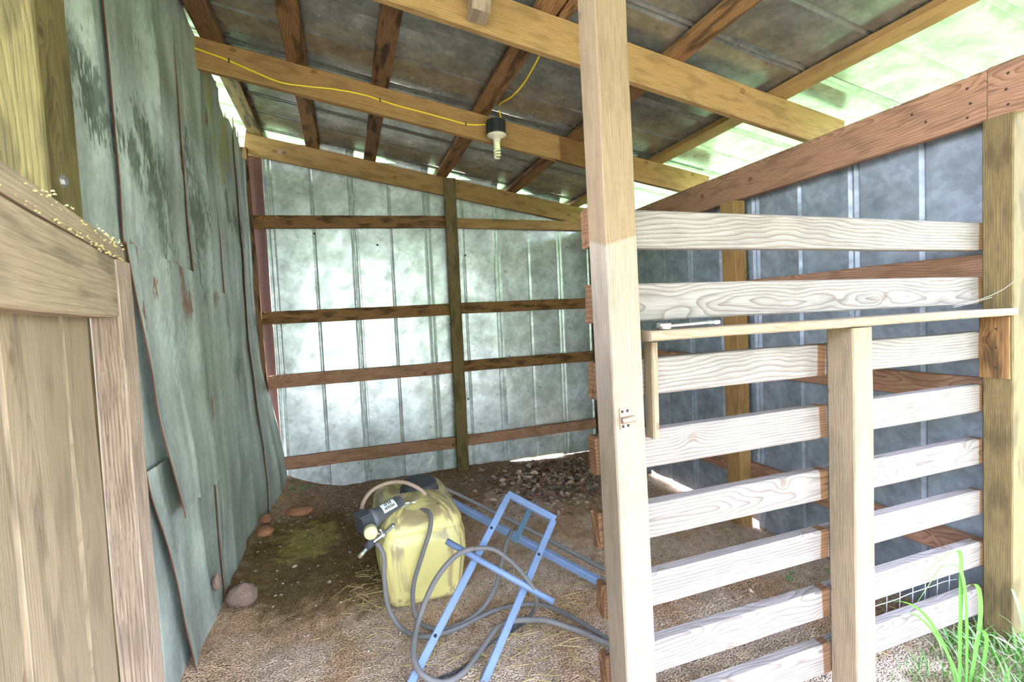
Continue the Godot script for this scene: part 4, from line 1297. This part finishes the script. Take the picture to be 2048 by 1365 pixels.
	for i in 2600:
		var x := rng.randf_range(1.55, 2.7)
		var z := rng.randf_range(-1.16, -0.55)
		if rng.randf() > smoothstep(1.5, 2.0, x + (z + 1.0) * 0.3):
			continue
		var h := rng.randf_range(0.03, 0.13) * (0.6 + 0.6 * smoothstep(1.7, 2.2, x))
		xf.append(Transform3D(Basis(Vector3.UP, rng.randf() * TAU).scaled_local(Vector3(h, h, h)), Vector3(x, floor_y(x, z) - 0.003, z)))
		cs.append(Color(0.08, 0.19, 0.03).lerp(Color(0.17, 0.27, 0.07), rng.randf()) if rng.randf() < 0.8 else Color(0.30, 0.24, 0.14))
	for i in 1800:
		var x := rng.randf_range(1.2, 2.9)
		var z := rng.randf_range(-5.0, -4.36)
		if i % 2:
			x = rng.randf_range(2.44, 2.95); z = rng.randf_range(-4.6, -1.0)
		var h := rng.randf_range(0.05, 0.14)
		xf.append(Transform3D(Basis(Vector3.UP, rng.randf() * TAU).scaled_local(Vector3(h, h, h)), Vector3(x, floor_y(x, z) - 0.003, z)))
		cs.append(Color(0.07, 0.16, 0.02).lerp(Color(0.12, 0.20, 0.05), rng.randf()))
	scatter("short_grass", "short green grass and dry blades by the corner post and outside the walls", "grass", bm, M["grass"], xf, cs)
	# wire netting behind the two lowest slats
	var wn := thing("wire_netting", "piece of bent wire netting behind the lowest slats near the corner post", "netting", Vector3(1.95, -1.35, -1.2))
	for k in 9:
		var x: float = 1.62 + k * 0.072
		tube(wn, "upright_wire", [Vector3(x, -1.26, -1.205), Vector3(x + 0.004, -1.12, -1.20), Vector3(x + 0.006, -1.0, -1.203)], 0.0016, M["wire"], true, 5)
	for y in [-1.17, -1.12, -1.068, -1.015]:
		var pts := []
		for k in 10:
			pts.append(Vector3(1.60 + 0.072 * k, y + rng.randf_range(-0.004, 0.004), -1.2025))
		tube(wn, "level_wire", pts, 0.0016, M["wire"], true, 5)
	# cobweb strand by the corner post
	var cw := thing("cobweb", "dusty cobweb strand stretched across to the corner post", "cobweb", Vector3(2.2, 0.0, -1.12))
	tube(cw, "strand", [Vector3(2.10, -0.028, -1.13), Vector3(2.20, -0.008, -1.10), Vector3(2.26, 0.02, -1.07), Vector3(2.283, 0.05, -1.045)], 0.0007, M["web"], true, 5)
	tube(cw, "strand", [Vector3(2.10, -0.034, -1.13), Vector3(2.17, -0.02, -1.11), Vector3(2.23, -0.002, -1.08)], 0.0006, M["web"], true, 5)

# ------------------------------------------------------------------ what stands outside and lights or mirrors in the tin
func build_outside() -> void:
	begin()
	cur.set_smooth_group(0)
	var n := 24
	var s := 70.0
	for j in n:
		for i in n:
			var p := func(a: int, b: int) -> Vector3: return Vector3(-s / 2 + s * a / n, -1.46, -s / 2 + s * b / n)
			quad(p.call(i, j + 1), p.call(i + 1, j + 1), p.call(i + 1, j), p.call(i, j), Vector2(i, j + 1), Vector2(i + 1, j + 1), Vector2(i + 1, j), Vector2(i, j))
	var o := done("lawn", M["lawn"], self)
	tag(o, "sunlit green lawn outside around the shed", "lawn", "", "stuff")
	begin()
	cur.set_smooth_group(0)
	var ring := [Vector2(-7, 0.75), Vector2(-3, 0.72), Vector2(2.2, 0.75), Vector2(3.4, 1.6), Vector2(4.0, 4.5), Vector2(2.0, 7.5), Vector2(-3.0, 8.2), Vector2(-8.0, 6.0)]  # pale ground added out of view to bounce sunlight into the shed
	for i in ring.size():
		var p0 := Vector3(-1.5, -1.445, 3.5)
		var p1 := Vector3(ring[i].x, -1.452, ring[i].y)
		var p2 := Vector3(ring[(i + 1) % 8].x, -1.452, ring[(i + 1) % 8].y)
		quad(p0, p2, p1, p0, Vector2(p0.x, p0.z), Vector2(p2.x, p2.z), Vector2(p1.x, p1.z), Vector2(p0.x, p0.z), Color(0.50, 0.44, 0.38), Color(0.50, 0.44, 0.38), Color(0.50, 0.44, 0.38), Color(0.50, 0.44, 0.38))
	var yd := done("added_yard", M["dirt"], self)
	tag(yd, "unseen pale dirt ground added before the shed to bounce sunlight inside", "added_yard", "", "structure")
	var tn := noise(801, 0.02, FastNoiseLite.TYPE_SIMPLEX_SMOOTH, 3)
	var k := 0
	for t in [[-12.5, 10.0, 7.5, "unseen tree farthest left in the row packed close behind the camera to cut front light"], [-7.2, 11.5, 8.5, "tall unseen tree, second from the left in the row packed close to cut front light"], [-2.0, 12.0, 8.0, "unseen tree straight behind the camera in the row packed close to cut front light"], [3.4, 12.4, 8.5, "tall unseen tree at the right of the row packed close to cut front light"], [9.0, 13.5, 8.0, "tree standing behind and to the right of the camera"], [17.0, 9.0, 8.0, "tree across the lawn at the right front of the shed"], [20.0, 1.0, 8.0, "tree across the lawn facing the shed's open right side"], [19.0, -8.0, 8.0, "tree across the lawn beyond the shed's right wall"]]:  # trees inferred from green tint; row behind camera packed close to cut front light
		var tr := thing("tree", t[3], "tree", Vector3(t[0], -1.46, t[1]), "trees beyond the lawn")
		tube(tr, "trunk", [tr.position, tr.position + Vector3(0.1, t[2] * 0.3, 0), tr.position + Vector3(0, t[2] * 0.55, 0.1)], 0.28, M["bark"], true, 8, 0.15)
		begin()
		cur.set_smooth_group(0)
		for c in 8:
			var an := TAU * c / 8.0
			var h: float = t[2] * (0.22 + 0.40 * rng.randf())
			add_lump(tr.position + Vector3(cos(an) * 1.2, h, sin(an) * 1.2), Vector3.ONE * (1.1 + rng.randf() * 0.3), tn, 0.5, 8)
		add_lump(tr.position + Vector3(0, t[2] * 0.72, 0), Vector3(1.9, 1.9, 1.9), tn, 0.5, 8)
		add_lump(tr.position + Vector3(0, t[2] * 0.45, 0), Vector3(2.1, 2.2, 2.1), tn, 0.5, 8)
		done("crown", M["foliage"], tr)
